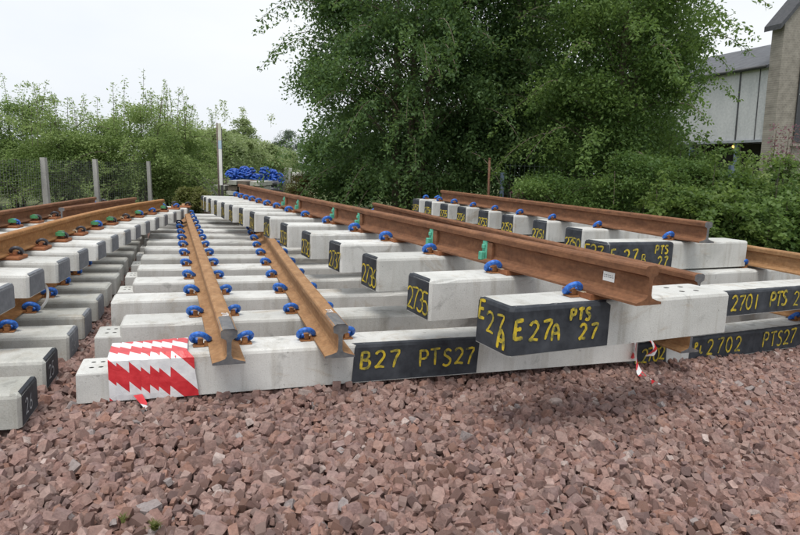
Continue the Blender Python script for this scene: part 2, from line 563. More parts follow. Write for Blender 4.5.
def end_patch(br, x, W, H, mat, side=-1, off=0.0018, z0=0.004, corner=0.013, ch=0.018, wrap=False):
    """paint over an end face (side -1: left end at x); wrap also covers the front corner"""
    o = side * off
    i = -side
    rows = [(0, -0.004, z0), (0, 0.0, H - ch), (ch * .25, ch * .3, H - ch * .3), (ch, ch, H)]
    V, F = [], []
    for (dx, dy, z) in rows:
        up = off * .7 if z > H - ch else 0
        if wrap:
            V.append((x + i * (dx + corner + .001), dy - off, z + up))
        V.append((x + o * .8 + i * dx, corner * .9 + dy + (0 if wrap else random.uniform(0, .003)), z + up))
        V.append((x + o + i * dx, W - corner * .9 - dy - random.uniform(0, .003), z + up))
    m = 3 if wrap else 2
    for r_ in range(3):
        for k in range(m - 1):
            a = r_ * m + k
            F.append((a, a + 1, a + m + 1, a + m))
    return link('paint_patch', mesh('paint_patch', V, F, mat), br)

# ================================================================== SETTING
def smooth(e0, e1, x):
    t = np.clip((x - e0) / (e1 - e0), 0, 1)
    return t * t * (3 - 2 * t)

def gz(x, y):
    """height of the ballast bed: falls a little towards the right"""
    x = np.asarray(x, float); y = np.asarray(y, float)
    return (-0.085 * smooth(0.6, 2.6, x) + 0.018 * np.sin(1.7 * x + 0.6) * np.sin(1.3 * y + 0.4)
            + 0.010 * np.sin(4.1 * x - 1.0) * np.sin(3.7 * y) - 0.032)

# wide ground
g = NT("rough_grass_ground")
v = g.coord()
a = g.noise(0.35, 5, 0.6, v); b = g.noise(6, 5, 0.7, v)
c = g.mix(0.5, g.ramp(a, [(0.35, (0.075, 0.10, 0.035)), (0.5, (0.11, 0.14, 0.05)), (0.62, (0.17, 0.16, 0.085))]),
          g.ramp(b, [(0.35, (0.05, 0.07, 0.025)), (0.7, (0.18, 0.2, 0.09))]))
g.col(c); g.set(0.95, 0, 0.2); g.bump(b, 0.8, 0.08)
M_grass = g.m
V, F = [], []
xs = [-600, -200, -60, -25, -12, -6, 0, 6, 12, 25, 60, 200, 600]
ys = [-40, 0, 6, 12, 18, 24, 32, 45, 70, 120, 300, 900]
for yy in ys:
    for xx in xs: V.append((xx, yy, -0.16))
for j in range(len(ys) - 1):
    for i in range(len(xs) - 1):
        k = j * len(xs) + i
        F.append((k, k + 1, k + 1 + len(xs), k + len(xs)))
tag(link('ground', mesh('ground', V, F, M_grass)), kind='structure')

g = NT("ballast_bed_dirt")
v = g.coord()
b = g.noise(22, 4, 0.7, v)
g.col(g.ramp(b, [(0.3, (0.045, 0.026, 0.022)), (0.7, (0.14, 0.085, 0.075))])); g.set(0.95, 0, 0.2); g.bump(b, 1.0, 0.03)
M_bed = g.m
V, F = [], []
nx, ny = 60, 70
for j in range(ny + 1):
    for i in range(nx + 1):
        x = -7 + 14 * i / nx; y = -0.6 + 14.5 * j / ny
        V.append((x, y, float(gz(x, y)) - 0.03))
for j in range(ny):
    for i in range(nx):
        k = j * (nx + 1) + i
        F.append((k, k + 1, k + nx + 2, k + nx + 1))
bed = tag(link('ballast_bed', mesh('ballast_bed', V, F, M_bed)), kind='structure')

# ballast stones ---------------------------------------------------------------
g = NT("ballast_stone")
at = g.n('ShaderNodeAttribute', attribute_name='tint')
v = g.coord()
n1 = g.noise(70, 4, 0.65, v)
n2 = g.noise(14, 3, 0.5, v)
c = g.mix(0.5, at.outputs['Color'], g.ramp(n1, [(0.3, (0.25, 0.24, 0.24)), (0.7, (0.78, 0.77, 0.76))]), 'OVERLAY')
c = g.mix(g.math('MAXIMUM', g.math('MULTIPLY', g.math('SUBTRACT', n2, 0.42), 1.4), 0.0), c, (0.30, 0.235, 0.21))
g.col(c); g.set(0.92, 0, 0.2); g.bump(n1, 0.9, 0.006)
M_stone = g.m

def stone_proto(seed, cuts=5):
    """block of stone split along random planes"""
    r = random.Random(seed)
    bm = bmesh.new()
    bmesh.ops.create_cube(bm, size=1.0)
    sx, sy, sz = r.uniform(.85, 1.3), r.uniform(.7, 1.0), r.uniform(.5, .8)
    for v in bm.verts:
        v.co = Vector((v.co.x * sx + r.uniform(-.08, .08), v.co.y * sy + r.uniform(-.08, .08), v.co.z * sz + r.uniform(-.06, .06)))
    for i in range(cuts):
        d = Vector((r.gauss(0, 1), r.gauss(0, 1), r.gauss(0, .9))).normalized()
        sup = max(v.co.dot(d) for v in bm.verts)
        res = bmesh.ops.bisect_plane(bm, geom=bm.verts[:] + bm.edges[:] + bm.faces[:], plane_co=d * sup * r.uniform(.66, .88), plane_no=d, clear_outer=True)
        ed = [e for e in res['geom_cut'] if isinstance(e, bmesh.types.BMEdge)]
        if len(ed) > 2:
            bmesh.ops.holes_fill(bm, edges=ed)
    bmesh.ops.remove_doubles(bm, verts=bm.verts, dist=0.12)
    bmesh.ops.triangulate(bm, faces=bm.faces)
    bmesh.ops.recalc_face_normals(bm, faces=bm.faces)
    bm.verts.ensure_lookup_table(); bm.verts.index_update()
    V = np.array([v.co[:] for v in bm.verts]); F = np.array([[q.index for q in f.verts] for f in bm.faces])
    bm.free()
    return V, F

PROTO = [stone_proto(100 + i) for i in range(40)]
STONE_COL = np.array([(0.262, 0.158, 0.132), (0.232, 0.138, 0.116), (0.300, 0.190, 0.160), (0.260, 0.168, 0.145), (0.285, 0.160, 0.122),
                      (0.205, 0.134, 0.122), (0.345, 0.238, 0.206), (0.275, 0.180, 0.162), (0.175, 0.112, 0.100), (0.44, 0.35, 0.315), (0.28, 0.24, 0.23)])
STONE_COL = STONE_COL * np.array([0.86, 0.88, 0.90])
STONE_W = np.array([.19, .14, .16, .15, .1, .06, .08, .07, .025, .015, .01]); STONE_W /= STONE_W.sum()

def rotmats(n, flat=0.55):
    a = rng.uniform(0, 2 * np.pi, n); bx = rng.normal(0, flat, n); by = rng.normal(0, flat, n)
    ca, sa, cx, sx_, cy, sy_ = np.cos(a), np.sin(a), np.cos(bx), np.sin(bx), np.cos(by), np.sin(by)
    Z = np.zeros(n); O = np.ones(n)
    Rz = np.stack([np.stack([ca, -sa, Z], -1), np.stack([sa, ca, Z], -1), np.stack([Z, Z, O], -1)], 1)
    Rx = np.stack([np.stack([O, Z, Z], -1), np.stack([Z, cx, -sx_], -1), np.stack([Z, sx_, cx], -1)], 1)
    Ry = np.stack([np.stack([cy, Z, sy_], -1), np.stack([Z, O, Z], -1), np.stack([-sy_, Z, cy], -1)], 1)
    return Rx @ Ry @ Rz

def stone_field():
    P, S = [], []
    def layer(x0, x1, y0, y1, step, size, lift, keep=1.0):
        gx, gy = np.meshgrid(np.arange(x0, x1, step), np.arange(y0, y1, step))
        gx = gx.ravel(); gy = gy.ravel()
        k = (rng.random(len(gx)) < keep) & (np.abs(gx) < gy * 0.72 + 0.45)
        gx = gx[k] + rng.uniform(-.6, .6, k.sum()) * step; gy = gy[k] + rng.uniform(-.6, .6, k.sum()) * step
        s = np.clip(rng.lognormal(math.log(size), 0.30, len(gx)), size * .45, size * 1.6)
        z = gz(gx, gy) + lift + rng.uniform(-.007, .010, len(gx))
        P.append(np.stack([gx, gy, z], 1)); S.append(s)
    layer(-3.6, 3.6, 1.0, 4.4, 0.048, 0.042, -0.020)
    layer(-3.6, 3.6, 1.0, 4.4, 0.032, 0.030, -0.006)
    layer(-3.6, 3.6, 1.0, 4.4, 0.037, 0.031, 0.006, 0.75)
    layer(-3.0, 3.0, 1.0, 3.2, 0.10, 0.037, 0.012, 0.6)
    layer(-5.0, 5.0, 4.4, 10.0, 0.060, 0.054, 0.0)
    P = np.concatenate(P); S = np.concatenate(S)
    return P, S

SP, SS = stone_field()
SR = rotmats(len(SP), 1.0)
ST = rng.integers(0, len(PROTO), len(SP))
SC = STONE_COL[rng.choice(len(STONE_COL), len(SP), p=STONE_W)] * 1.1 * rng.uniform(.84, 1.16, (len(SP), 1))
# the 300 stones that show largest: nearest upper ones inside the view
dist = np.sqrt(SP[:, 0] ** 2 + SP[:, 1] ** 2 + 1.0)
inview = (np.abs(SP[:, 0]) < SP[:, 1] * 0.60) & (SP[:, 1] > 1.38)
score = np.where(inview & (SS < 0.046) & (SP[:, 2] > gz(SP[:, 0], SP[:, 1]) + 0.002), SS / dist, 0)
big = np.argsort(-score)[:300]
isbig = np.zeros(len(SP), bool); isbig[big] = True

def build_stuff(name, idx):
    VV, FF, CC = [], [], []
    base = 0
    for t in range(len(PROTO)):
        ids = idx[ST[idx] == t]
        if not len(ids): continue
        pv, pf = PROTO[t]
        v = np.einsum('nij,kj->nki', SR[ids], pv) * SS[ids][:, None, None] + SP[ids][:, None, :]
        VV.append(v.reshape(-1, 3))
        f = pf[None] + (base + np.arange(len(ids)) * len(pv))[:, None, None]
        FF.append(f.reshape(-1, 3))
        CC.append(np.repeat(SC[ids], len(pv), 0))
        base += len(ids) * len(pv)
    VV = np.concatenate(VV); FF = np.concatenate(FF); CC = np.concatenate(CC)
    return np_mesh(name, VV, FF, M_stone, CC)

def np_mesh(name, VV, FF, mat, CC=None):
    me = bpy.data.meshes.new(name)
    k = FF.shape[1]
    me.vertices.add(len(VV)); me.vertices.foreach_set('co', VV.astype(np.float32).ravel())
    me.loops.add(FF.size); me.loops.foreach_set('vertex_index', FF.astype(np.int32).ravel())
    me.polygons.add(len(FF)); me.polygons.foreach_set('loop_start', np.arange(0, FF.size, k, dtype=np.int32))
    me.polygons.foreach_set('use_smooth', np.zeros(len(FF), dtype=bool))
    me.materials.append(mat)
    if CC is not None:
        at = me.color_attributes.new('tint', 'FLOAT_COLOR', 'POINT')
        at.data.foreach_set('color', np.concatenate([CC, np.ones((len(CC), 1))], 1).astype(np.float32).ravel())
    me.update(calc_edges=True)
    return me

tag(link('ballast', build_stuff('ballast', np.where(~isbig)[0])), 'reddish brown crushed stone ballast covering the ground', 'ballast', kind='stuff')
protos = []
for t, (pv, pf) in enumerate(PROTO):
    col = STONE_COL[rng.choice(8)] * 1.1 * rng.uniform(.9, 1.12)
    protos.append(np_mesh('stone', pv, pf, M_stone, np.repeat(col[None], len(pv), 0)))
for i in big:
    o = bpy.data.objects.new('stone', protos[ST[i]])
    COL.objects.link(o)
    M = Matrix(SR[i].tolist()).to_4x4()
    o.matrix_world = Matrix.Translation(SP[i].tolist()) @ M @ Matrix.Scale(float(SS[i]), 4)
    o.parent = bed

# ================================================================== TRACK PANELS
W = 0.24
# ---- lower middle panel (front bearer B27)
pB = tag(empty('track_panel', (-1.39, 2.491, 0), 0.348),
         'lower middle track panel on the ballast, front bearer painted B27 PTS 27', 'track panel', 'stacked track panels')
HB = 0.20
ZB = HB + 0.007
def railB1(b): return 0.632 - 0.0235 * (b + 0.2)
def railB2(b): return 1.128 + 0.030 * (b + 0.2) + 0.0028 * b * b
stubs = [0.128, 0.125, None, 0.10, 0.09, 0.08, 0.072, 0.066, 0.06]
SB = 0.588
bB = []
for k in range(14):
    st = stubs[k] if k < len(stubs) else None
    x1 = 3.05 if k == 0 else 2.70 - 0.08 * k + random.uniform(-.05, .05)
    x0 = 0.0 if st else (0.02 if k == 2 else 0.05 + random.uniform(-.01, .03))
    br = bearer(pB, x0, x1, SB * k, W, HB, M_conc, stub=(st, 0.135) if st else None)
    bB.append(br)
    for fn in (railB1, railB2):
        yc = SB * k + W / 2
        fasten(br, fn(yc) - 0.098, W / 2, HB, 1)
        fasten(br, fn(yc) + 0.098, W / 2, HB, -1)
bs = [-0.21 + 0.45 * i for i in range(19)]
r1 = rail(pB, [(railB1(b), b) for b in bs], ZB, M_rust_orange, M_steel)
r2 = rail(pB, [(railB2(b), b) for b in bs], ZB, M_rust_orange, M_steel)
rail(pB, [(2.25, 0.25), (2.1, 3.5), (1.6, 7.5)], ZB, M_rust_orange, M_steel)
# chalked steel tips of the two near rail heads
for rr, fn in ((r1, railB1), (r2, railB2)):
    V, F = [], []
    for i in range(9):
        b = -0.212 + 0.03 * i
        for (x, h) in ((-0.034, 0.151), (-0.020, 0.1602), (0.020, 0.1602), (0.034, 0.151)):
            V.append((fn(b) + x * 1.02 + (random.uniform(-.004, .004) if i == 8 else 0), b + (random.uniform(-.03, .03) if i == 8 else 0), ZB + h + 0.0004))
    for i in range(8):
        for k in range(3):
            q = i * 4 + k
            F.append((q, q + 1, q + 5, q + 4))
    link('painted_head', mesh('painted_head', V, F, M_steel), rr)
    items = [("27", -0.10, -0.012, 0.026, 0.006, 0.75), ("B", -0.055, -0.012, 0.026, 0.006, 0.75)]
    letters(items, (fn(-0.1), -0.02, ZB + 0.1612), (0, -1, 0), (1, 0, 0), (0, 0, 1), 0.0004, M_white, rr)

front_patch(bB[0], 1.255, 1.955, HB, 0.013, M_black)
letters([("B27", 1.285, 0.07, 0.090, 0.014, 0.90), ("PTS27", 1.61, 0.062, 0.090, 0.0125, 0.74)],
                              (0, -0.003, 0), (1, 0, 0), (0, 0, 1), (0, -1, 0), 0.003, M_yellow, bB[0])

# ---- upper middle panel (front bearer E27A), resting on the rails of the lower one
pE = tag(empty('track_panel', (0.444, 2.295, 0.366), 0.463),
         'upper middle track panel nearest the camera, front bearer painted E27A PTS 27', 'track panel', 'stacked track panels')
HE = 0.20
bE_y = [0, .60, 1.30, 1.95, 2.57, 3.24, 3.90, 4.50, 5.04, 5.50, 5.95, 6.35, 6.72, 7.08, 7.42]
bE_x = [0, -.03, .005, .02, .005, .01, .02, .008, .0, -.03, -.045, -.07, -.09, -.10, -.09]
nums = ["", "2735", "2736", "2737", "2738", "2739", "2740", "2741", "2742", "2743", "2744", "2745", "2746", "2747", "2748"]
RE = 0.52
for k, y in enumerate(bE_y):
    holes = [(1.06 + dx, 0.075 + dy, 0.016) for dx in (0, 0.10) for dy in (0, 0.09)] if k == 0 else ()
    x1 = 1.315 if k == 0 else 1.33
    br = bearer(pE, bE_x[k], x1, y, W, HE, M_conc, holes=holes)
    fasten(br, RE - 0.098, W / 2, HE, 1, ins=ME_ins_cream)
    fasten(br, RE + 0.098, W / 2, HE, -1, ins=ME_ins_cream)
    if k == 0:
        front_patch(br, 0.013, 0.512, HE, 0.013, M_black)
        end_patch(br, 0.0, W, HE, M_black, wrap=True)
        letters([("E", 0.016, 0.072, 0.078, 0.017, 0.78), ("27", 0.092, 0.060, 0.080, 0.013, 0.78), ("A", 0.208, 0.052, 0.070, 0.013, 0.78), ("PTS", 0.300, 0.128, 0.050, 0.014, 0.80), ("27", 0.355, 0.044, 0.066, 0.013, 0.92)],
                                      (0, -0.003, 0), (1, 0, 0), (0, 0, 1), (0, -1, 0), 0.003, M_yellow, br)
        letters([("E", 0.022, 0.108, 0.080, 0.014, 0.80), ("27", 0.082, 0.070, 0.088, 0.011, 0.78), ("A", 0.168, 0.016, 0.078, 0.017, 0.8)],
                                      (0, W, 0), (0, -1, 0), (0, 0, 1), (-1, 0, 0), 0.003, M_yellow, br)
    else:
        end_patch(br, bE_x[k], W, HE, M_black)
        letters([(nums[k], 0.016, 0.022, 0.112, 0.0105, 0.47)], (bE_x[k], W, 0), (0, -1, 0), (0, 0, 1), (-1, 0, 0), 0.003, M_yellow, br)
ZE = HE + 0.026
re_ = rail(pE, [(RE, -0.20 + 0.5 * i) for i in range(17)], ZE, M_rust_dark, M_rust_dark)
# rail pad strip under the foot at each bearer is part of the housing; bottom plates:
for k, y in enumerate(bE_y):
    link('baseplate', box_mesh('baseplate', RE - 0.085, RE + 0.085, y + 0.03, y + W - 0.03, HE + 0.001, ZE - 0.001, M_plate), pE)
# green web brackets
bm = bmesh.new()
add_box(bm, -0.034, -0.008, -0.022, 0.022, 0.010, 0.120)
add_box(bm, -0.062, -0.034, -0.016, 0.016, 0.012, 0.060)
add_box(bm, -0.046, -0.034, -0.012, 0.012, 0.075, 0.100)
bmesh.ops.recalc_face_normals(bm, faces=bm.faces)
bmesh.ops.bevel(bm, geom=list(bm.edges), offset=0.004, segments=1, affect='EDGES')
ME_br = bm_mesh('bracket', bm, M_green)
bm = bmesh.new()
add_box(bm, -0.030, -0.0105, -0.040, 0.006, 0.022, 0.114)
ME_br2 = bm_mesh('bracket_plate', bm, M_rust_dark)
for b in (0.924, 1.543, 2.794, 3.41, 4.546, 5.10):
    o = link('bracket', ME_br, re_, (RE, b, ZE))
    link('bracket_plate', ME_br2, re_, (RE, b - 0.03, ZE))
# paper label near the rail end
V = [(RE - 0.0112, y, ZE + z) for y, z in ((-0.02, 0.058), (0.045, 0.058), (0.045, 0.098), (-0.02, 0.098))]
stk = link('sticker', mesh('sticker', V, [(3, 2, 1, 0)], M_sticker), re_)
V, F = [], []
for r_ in range(2):
    z = ZE + 0.086 - r_ * 0.008
    y = 0.040
    while y > -0.012:
        l = random.uniform(.004, .012)
        b0 = len(V)
        V += [(RE - 0.0116, y, z), (RE - 0.0116, max(y - l, -0.015), z), (RE - 0.0116, max(y - l, -0.015), z - 0.0035), (RE - 0.0116, y, z - 0.0035)]
        F.append((b0, b0 + 1, b0 + 2, b0 + 3))
        y -= l + 0.004
link('sticker_print', mesh('sticker_print', V, F, M_ink), re_)

# ---- left pair of panels
pL = tag(empty('track_panel', (0, 0, 0), 0.31),
         'lower left track panel of weathered bearers with dark ends, half hidden under another', 'track panel', 'stacked track panels')
HL = 0.14
RL = -1.125
for k in range(15):
    y = 2.575 + 0.425 * k
    x1 = -0.715 - 0.012 * max(0, k - 6) + random.uniform(-.012, .012)
    br = bearer(pL, -2.2, x1, y, W, HL, M_conc_old)
    if k < 5: end_patch(br, x1, W, HL, M_black if k < 2 else M_slate, 1)
    if k < 3:
        letters([(["26", "25", "24"][k], 0.05, 0.035, 0.065, 0.008, 0.8)], (x1, 0, 0), (0, 1, 0), (0, 0, 1), (1, 0, 0), 0.003, M_chalk, br)
    fasten(br, RL + 0.098, W / 2, HL, -1)
    fasten(br, RL - 0.098, W / 2, HL, 1)
rail(pL, [(RL, 2.45 + 0.5 * i) for i in range(13)], HL + 0.007, M_rust_left, M_steel)
rail(pL, [(-2.0, 2.45 + 0.5 * i) for i in range(13)], HL + 0.007, M_rust_left, M_steel)

HM = 0.125
pM = tag(empty('track_panel', (0, 0, 0.318), 0.22),
         'upper left track panel with golden rust rails and dark clips on brown plates', 'track panel', 'stacked track panels')
def ra(b): return -1.565 + 0.030 * max(0, b - 5.0) ** 2
def rb(b): return -2.23 + 0.05 * max(0, b - 5.0)
for k in range(14):
    y = 3.025 + 0.425 * k
    x1 = -1.225 + random.uniform(-.01, .01) + 0.013 * max(0, y - 5.0) ** 2
    br = bearer(pM, -2.62 + 0.03 * k, x1, y, W, HM, M_conc)
    end_patch(br, x1, W, HM, M_slate, 1)
    yc = y + W / 2
    for fn in (ra, rb):
        if fn is rb and k < 1: continue
        rr = fn(yc)
        link('baseplate', ME_base, br, (rr, W / 2, HM - 0.001), (0, 0, random.uniform(-.03, .03)), (0.62, .9, 1))
        gr = ME_ins_green if (k in (4, 6, 7, 9, 11)) else (ME_ins_cream if k in (5, 8) else None)
        cm = ME_clip if k in (6, 9, 10, 12) else ME_clip_dark
        fasten(br, rr + 0.078, W / 2, HM + 0.02, -1, cm if cm is ME_clip_dark else None, ME_sh_old, gr, k=.82)
        fasten(br, rr - 0.078, W / 2, HM + 0.02, 1, cm if cm is ME_clip_dark else None, ME_sh_old, gr, k=.82)
rail(pM, [(ra(b), b) for b in [2.6 + 0.3 * i for i in range(19)]], HM + 0.022, M_rust_left, M_steel, hs=.76)
rail(pM, [(rb(b), b) for b in [3.0 + 0.5 * i for i in range(11)]], HM + 0.022, M_rust_dark, M_steel, hs=.76)
rail(pM, [(-1.90 + 0.06 * i, 6.2 + 0.5 * i) for i in range(5)], HM + 0.022, M_rust_dark, M_steel, hs=.76)

# loose white strap hanging between the two left panels
st_ = tag(empty('strap', (-2.16, 3.56, 0)), 'thin white strap hanging from the upper left panel onto a lower bearer', 'strap')
link('loop', tube_mesh('loop', catmull([(-.03, -.02, .31), (.02, -.03, .31), (.045, -.03, .27), (.04, -.03, .21), (.0, -.02, .155)], 4), .008, M_sticker, 6), st_)
link('tail', tube_mesh('tail', [(.0, -.02, .155), (-.05, .0, .15)], .008, M_sticker, 6), st_)

# ---- right stack
oE, yE = Vector((0.444, 2.295, 0)), 0.463
pP = tag(empty('track_panel', (0.444, 2.295, -0.09), yE),
         'lowest right track panel, front bearer painted PL 2702 PTS 27', 'track panel', 'stacked track panels')
HR = 0.165
for k in range(6):
    y = 0.72 + 0.6 * k
    br = bearer(pP, 1.52 + 0.12 * k, 4.1, y, W, HR, M_conc)
    if k == 0:
        front_patch(br, 1.52, 1.80, HR, 0.013, M_black)
        letters([("L2702", 1.53, 0.045, 0.088, 0.013, 0.58)], (0, -0.003, 0), (1, 0, 0), (0, 0, 1), (0, -1, 0), 0.003, M_yellow, br)
        front_patch(br, 2.03, 4.1, HR, 0.013, M_black)
        letters([("P", 2.07, 0.085, 0.045, 0.014, 0.8), ("L", 2.125, 0.06, 0.05, 0.014, 0.8), ("2702", 2.19, 0.035, 0.105, 0.014, 0.92),
                                       ("PTS27", 2.79, 0.035, 0.108, 0.014, 0.72)], (0, -0.003, 0), (1, 0, 0), (0, 0, 1), (0, -1, 0), 0.003, M_yellow, br)
    for rr in (1.72 + 0.06 * k, 3.45):
        fasten(br, rr - 0.098, W / 2, HR, 1)
        fasten(br, rr + 0.098, W / 2, HR, -1)
rail(pP, [(1.70 + 0.05 * i, 0.47 + 0.5 * i) for i in range(8)], HR + 0.007, M_rust_orange, M_steel)
rail(pP, [(3.45, 0.47 + 0.5 * i) for i in range(8)], HR + 0.007, M_rust_orange, M_steel)

pQ = tag(empty('track_panel', (0.444, 2.295, 0.243), yE),
         'right track panel in the middle of its stack, front bearer painted 2701 PTS 27', 'track panel', 'stacked track panels')
def rq1(b): return 1.53 + 0.111 * (b - 0.34)
def rq2(b): return 3.47 + 0.17 * (b - 1.35)
for k in range(11):
    y = 0.60 + 0.6 * k
    br = bearer(pQ, rq1(y) - 0.18, rq2(y) + 0.9, y, W, HR, M_conc)
    if k == 0:
        front_patch(br, 2.08, rq2(y) + 0.9, HR, 0.013, M_black)
        letters([("2701", 2.20, 0.036, 0.10, 0.014, 0.74), ("PTS", 2.60, 0.042, 0.10, 0.017, 0.62), ("27", 2.86, 0.036, 0.10, 0.012, 0.8)],
                                      (0, -0.003, 0), (1, 0, 0), (0, 0, 1), (0, -1, 0), 0.003, M_yellow, br)
    for fn in (rq1, rq2):
        yc = y + W / 2
        fasten(br, fn(yc) - 0.098, W / 2, HR, 1)
        fasten(br, fn(yc) + 0.098, W / 2, HR, -1)
rail(pQ, [(rq1(b), b) for b in [0.34 + 0.5 * i for i in range(13)]], HR + 0.022, M_rust_dark, M_steel)
rail(pQ, [(rq2(b), b) for b in [0.2 + 0.5 * i for i in range(14)]], HR + 0.022, M_rust_orange, M_steel)

pR = tag(empty('track_panel', (0.444, 2.295, 0.424), yE),
         'topmost right track panel at the back, front bearer painted E27B PTS 27', 'track panel', 'stacked track panels')
HT = 0.212
ty = [1.30, 2.2, 2.95, 3.62, 4.25, 4.85, 5.50, 6.05, 6.65]
tx = [1.80, 2.40, 2.63, 2.71, 2.80, 2.87, 2.97, 3.02, 3.12]
tn = ["", "2750", "2751", "2752", "2753", "2754", "2755", "2756", "2757"]
def rt(b): return 2.62 + 0.139 * (b - 1.15)
for k, y in enumerate(ty):
    br = bearer(pR, tx[k], 3.36 + 0.17 * (y - 1.3), y, W, HT, M_conc)
    fasten(br, rt(y + .12) - 0.098, W / 2, HT, 1)
    fasten(br, rt(y + .12) + 0.098, W / 2, HT, -1)
    end_patch(br, tx[k], W, HT, M_black, wrap=(k == 0))
    if k == 0:
        front_patch(br, tx[k] + .013, 2.46, HT, 0.013, M_black)
        letters([("E", 1.83, 0.085, 0.085, 0.015, 0.68), ("27", 1.96, 0.07, 0.095, 0.014, 0.85), ("B", 2.14, 0.05, 0.075, 0.010, 0.8), ("PTS", 2.275, 0.125, 0.062, 0.014, 0.80), ("27", 2.31, 0.03, 0.075, 0.014, 0.9)],
                                      (0, -0.003, 0), (1, 0, 0), (0, 0, 1), (0, -1, 0), 0.003, M_yellow, br)
        letters([("E27", 0.016, 0.08, 0.10, 0.013, 0.62), ("D", 0.175, 0.06, 0.075, 0.012, .8)], (tx[k], W, 0), (0, -1, 0), (0, 0, 1), (-1, 0, 0), 0.003, M_yellow, br)
    else:
        letters([(tn[k], 0.014, 0.03, 0.09, 0.013, 0.56)], (tx[k], W, 0), (0, -1, 0), (0, 0, 1), (-1, 0, 0), 0.003, M_yellow, br)
rail(pR, [(rt(b), b) for b in [1.13 + 0.4 * i for i in range(14)]], HT + 0.012, M_rust_dark, M_steel)

# ================================================================== HAZARD TAPE
g = NT("hazard_tape_film")
uv = g.n('ShaderNodeUVMap').outputs[0]
sp = g.n('ShaderNodeSeparateXYZ'); g.l(uv, sp.inputs[0])
ph = g.math('FRACT', g.math('MULTIPLY', g.math('SUBTRACT', sp.outputs[1], sp.outputs[0]), 1 / 0.175))
f_ = g.math('LESS_THAN', ph, 0.52)
nn_ = g.noise(30, 3, 0.5, g.coord())
c = g.mix(f_, g.ramp(nn_, [(0.3, (0.66, 0.67, 0.69)), (0.7, (0.80, 0.81, 0.82))]), g.ramp(nn_, [(0.3, (0.55, 0.025, 0.035)), (0.7, (0.68, 0.05, 0.06))]))
g.col(c); g.set(0.33, 0, 0.5); g.bump(g.noise(18, 3, 0.6, g.coord(), 1.5), 0.35, 0.006)
M_tape = g.m

def uv_mesh(name, V, F, UV, mat, smooth_=False):
    me = mesh(name, V, F, mat, smooth_)
    ul = me.uv_layers.new(name='UVMap')
    for lp in me.loops:
        ul.data[lp.index].uv = UV[lp.vertex_index]
    return me

B_M = Matrix.Translation((-1.39, 2.491, 0)) @ Matrix.Rotation(0.348, 4, 'Z')
tp = empty('hazard_tape', (-1.39, 2.491, 0), 0.348)
tag(tp, 'red and white striped hazard tape wound round the left end of bearer B27', 'hazard tape')
nb = 7
jag = [0.012, -.006, .010, -.004, .004, -.008, .006]
x0t, x1t = 0.130, 0.45
bw = (x1t - x0t) / nb
for i in range(nb):
    V, F, UV = [], [], []
    xa = x0t + bw * i - 0.006
    xb = x0t + bw * (i + 1) + 0.018
    o = 0.003 + 0.0016 * i
    skew = random.uniform(-.006, .006)
    prof = [(W + o, 0.06), (W + o, HB - .01), (W - .01, HB + o), (0.16, HB + o + .002), (0.08, HB + o + .001), (0.014, HB + o + .001), (-o - .002, HB - .012),
            (-o - .004, 0.14), (-o - .006, 0.08), (-o - .006, 0.03), (-o - .004, 0.004)]
    s = 0
    for j, (y, z) in enumerate(prof):
        if j: s += math.hypot(y - prof[j - 1][0], z - prof[j - 1][1])
        fan = max(0, (0.16 - z)) * (0.16 if i >= nb - 2 else 0.0) * (1 if i == nb - 1 else .5) + (0.03 if (i == nb - 1 and j > 5) else 0)
        for q in range(4):
            t = q / 3
            xx = xa + (xb - xa) * t + skew * j * .3 + fan * t
            V.append((xx, y + random.uniform(-.0012, .0012), z + random.uniform(-.001, .001)))
            UV.append(((xx - xa), s - 0.385 - 0.014 * i + jag[i]))
    for j in range(len(prof) - 1):
        for q in range(3):
            k = j * 4 + q
            F.append((k, k + 1, k + 5, k + 4))
    link('tape_wrap', uv_mesh('tape_wrap', V, F, UV, M_tape), tp)
# loose tail under the wrap
V, F, UV = [], [], []
for j in range(7):
    t = j / 6
    cx = 0.25 + 0.045 * t; z = 0.03 - 0.055 * t + 0.0
    for q in (-1, 1):
        V.append((cx + q * 0.018 * (1 - .5 * t), -0.02 - 0.05 * t + q * .006, z)); UV.append((q * .012, t * .09 + .03))
for j in range(6):
    F.append((2 * j, 2 * j + 1, 2 * j + 3, 2 * j + 2))
link('tape_tail', uv_mesh('tape_tail', V, F, UV, M_tape), tp)

# second tape hanging at the right end of B27
g = NT("hazard_tape_strand")
uv = g.n('ShaderNodeUVMap').outputs[0]
sp = g.n('ShaderNodeSeparateXYZ'); g.l(uv, sp.inputs[0])
ph = g.math('FRACT', g.math('MULTIPLY', g.math('ADD', sp.outputs[1], sp.outputs[0]), 1 / 0.085))
g.col(g.mix(g.math('LESS_THAN', ph, 0.5), (0.74, 0.75, 0.76), (0.62, 0.03, 0.04))); g.set(0.35)
M_tape2 = g.m
tp2 = empty('hazard_tape', (-1.39, 2.491, 0), 0.348)
tag(tp2, 'short red and white tape strand hanging over the ballast below the E27A bearer', 'hazard tape')
def ribbon(name, pts, wd, parent, ph0=0.0):
    pts = catmull(pts, 4)
    V, F, UV = [], [], []
    s = ph0
    for i, p in enumerate(pts):
        if i: s += (p - pts[i - 1]).length
        a = 0.5 + 0.9 * math.sin(i * 0.35)
        d = Vector((math.cos(a * .6), math.sin(a * .6), 0.05))
        for q in (-1, 1):
            V.append(p + d * wd * .5 * q); UV.append((q * wd * .3, s))
    for i in range(len(pts) - 1):
        F.append((2 * i, 2 * i + 1, 2 * i + 3, 2 * i + 2))
    return link(name, uv_mesh(name, V, F, UV, M_tape2), parent)
xe = 2.99
ribbon('tape_loop', [(xe, -0.014, 0.02), (xe, -0.018, 0.10), (xe + .01, -0.014, 0.19), (xe + .02, 0.03, 0.212), (xe + .03, 0.15, 0.212)], 0.05, tp2)
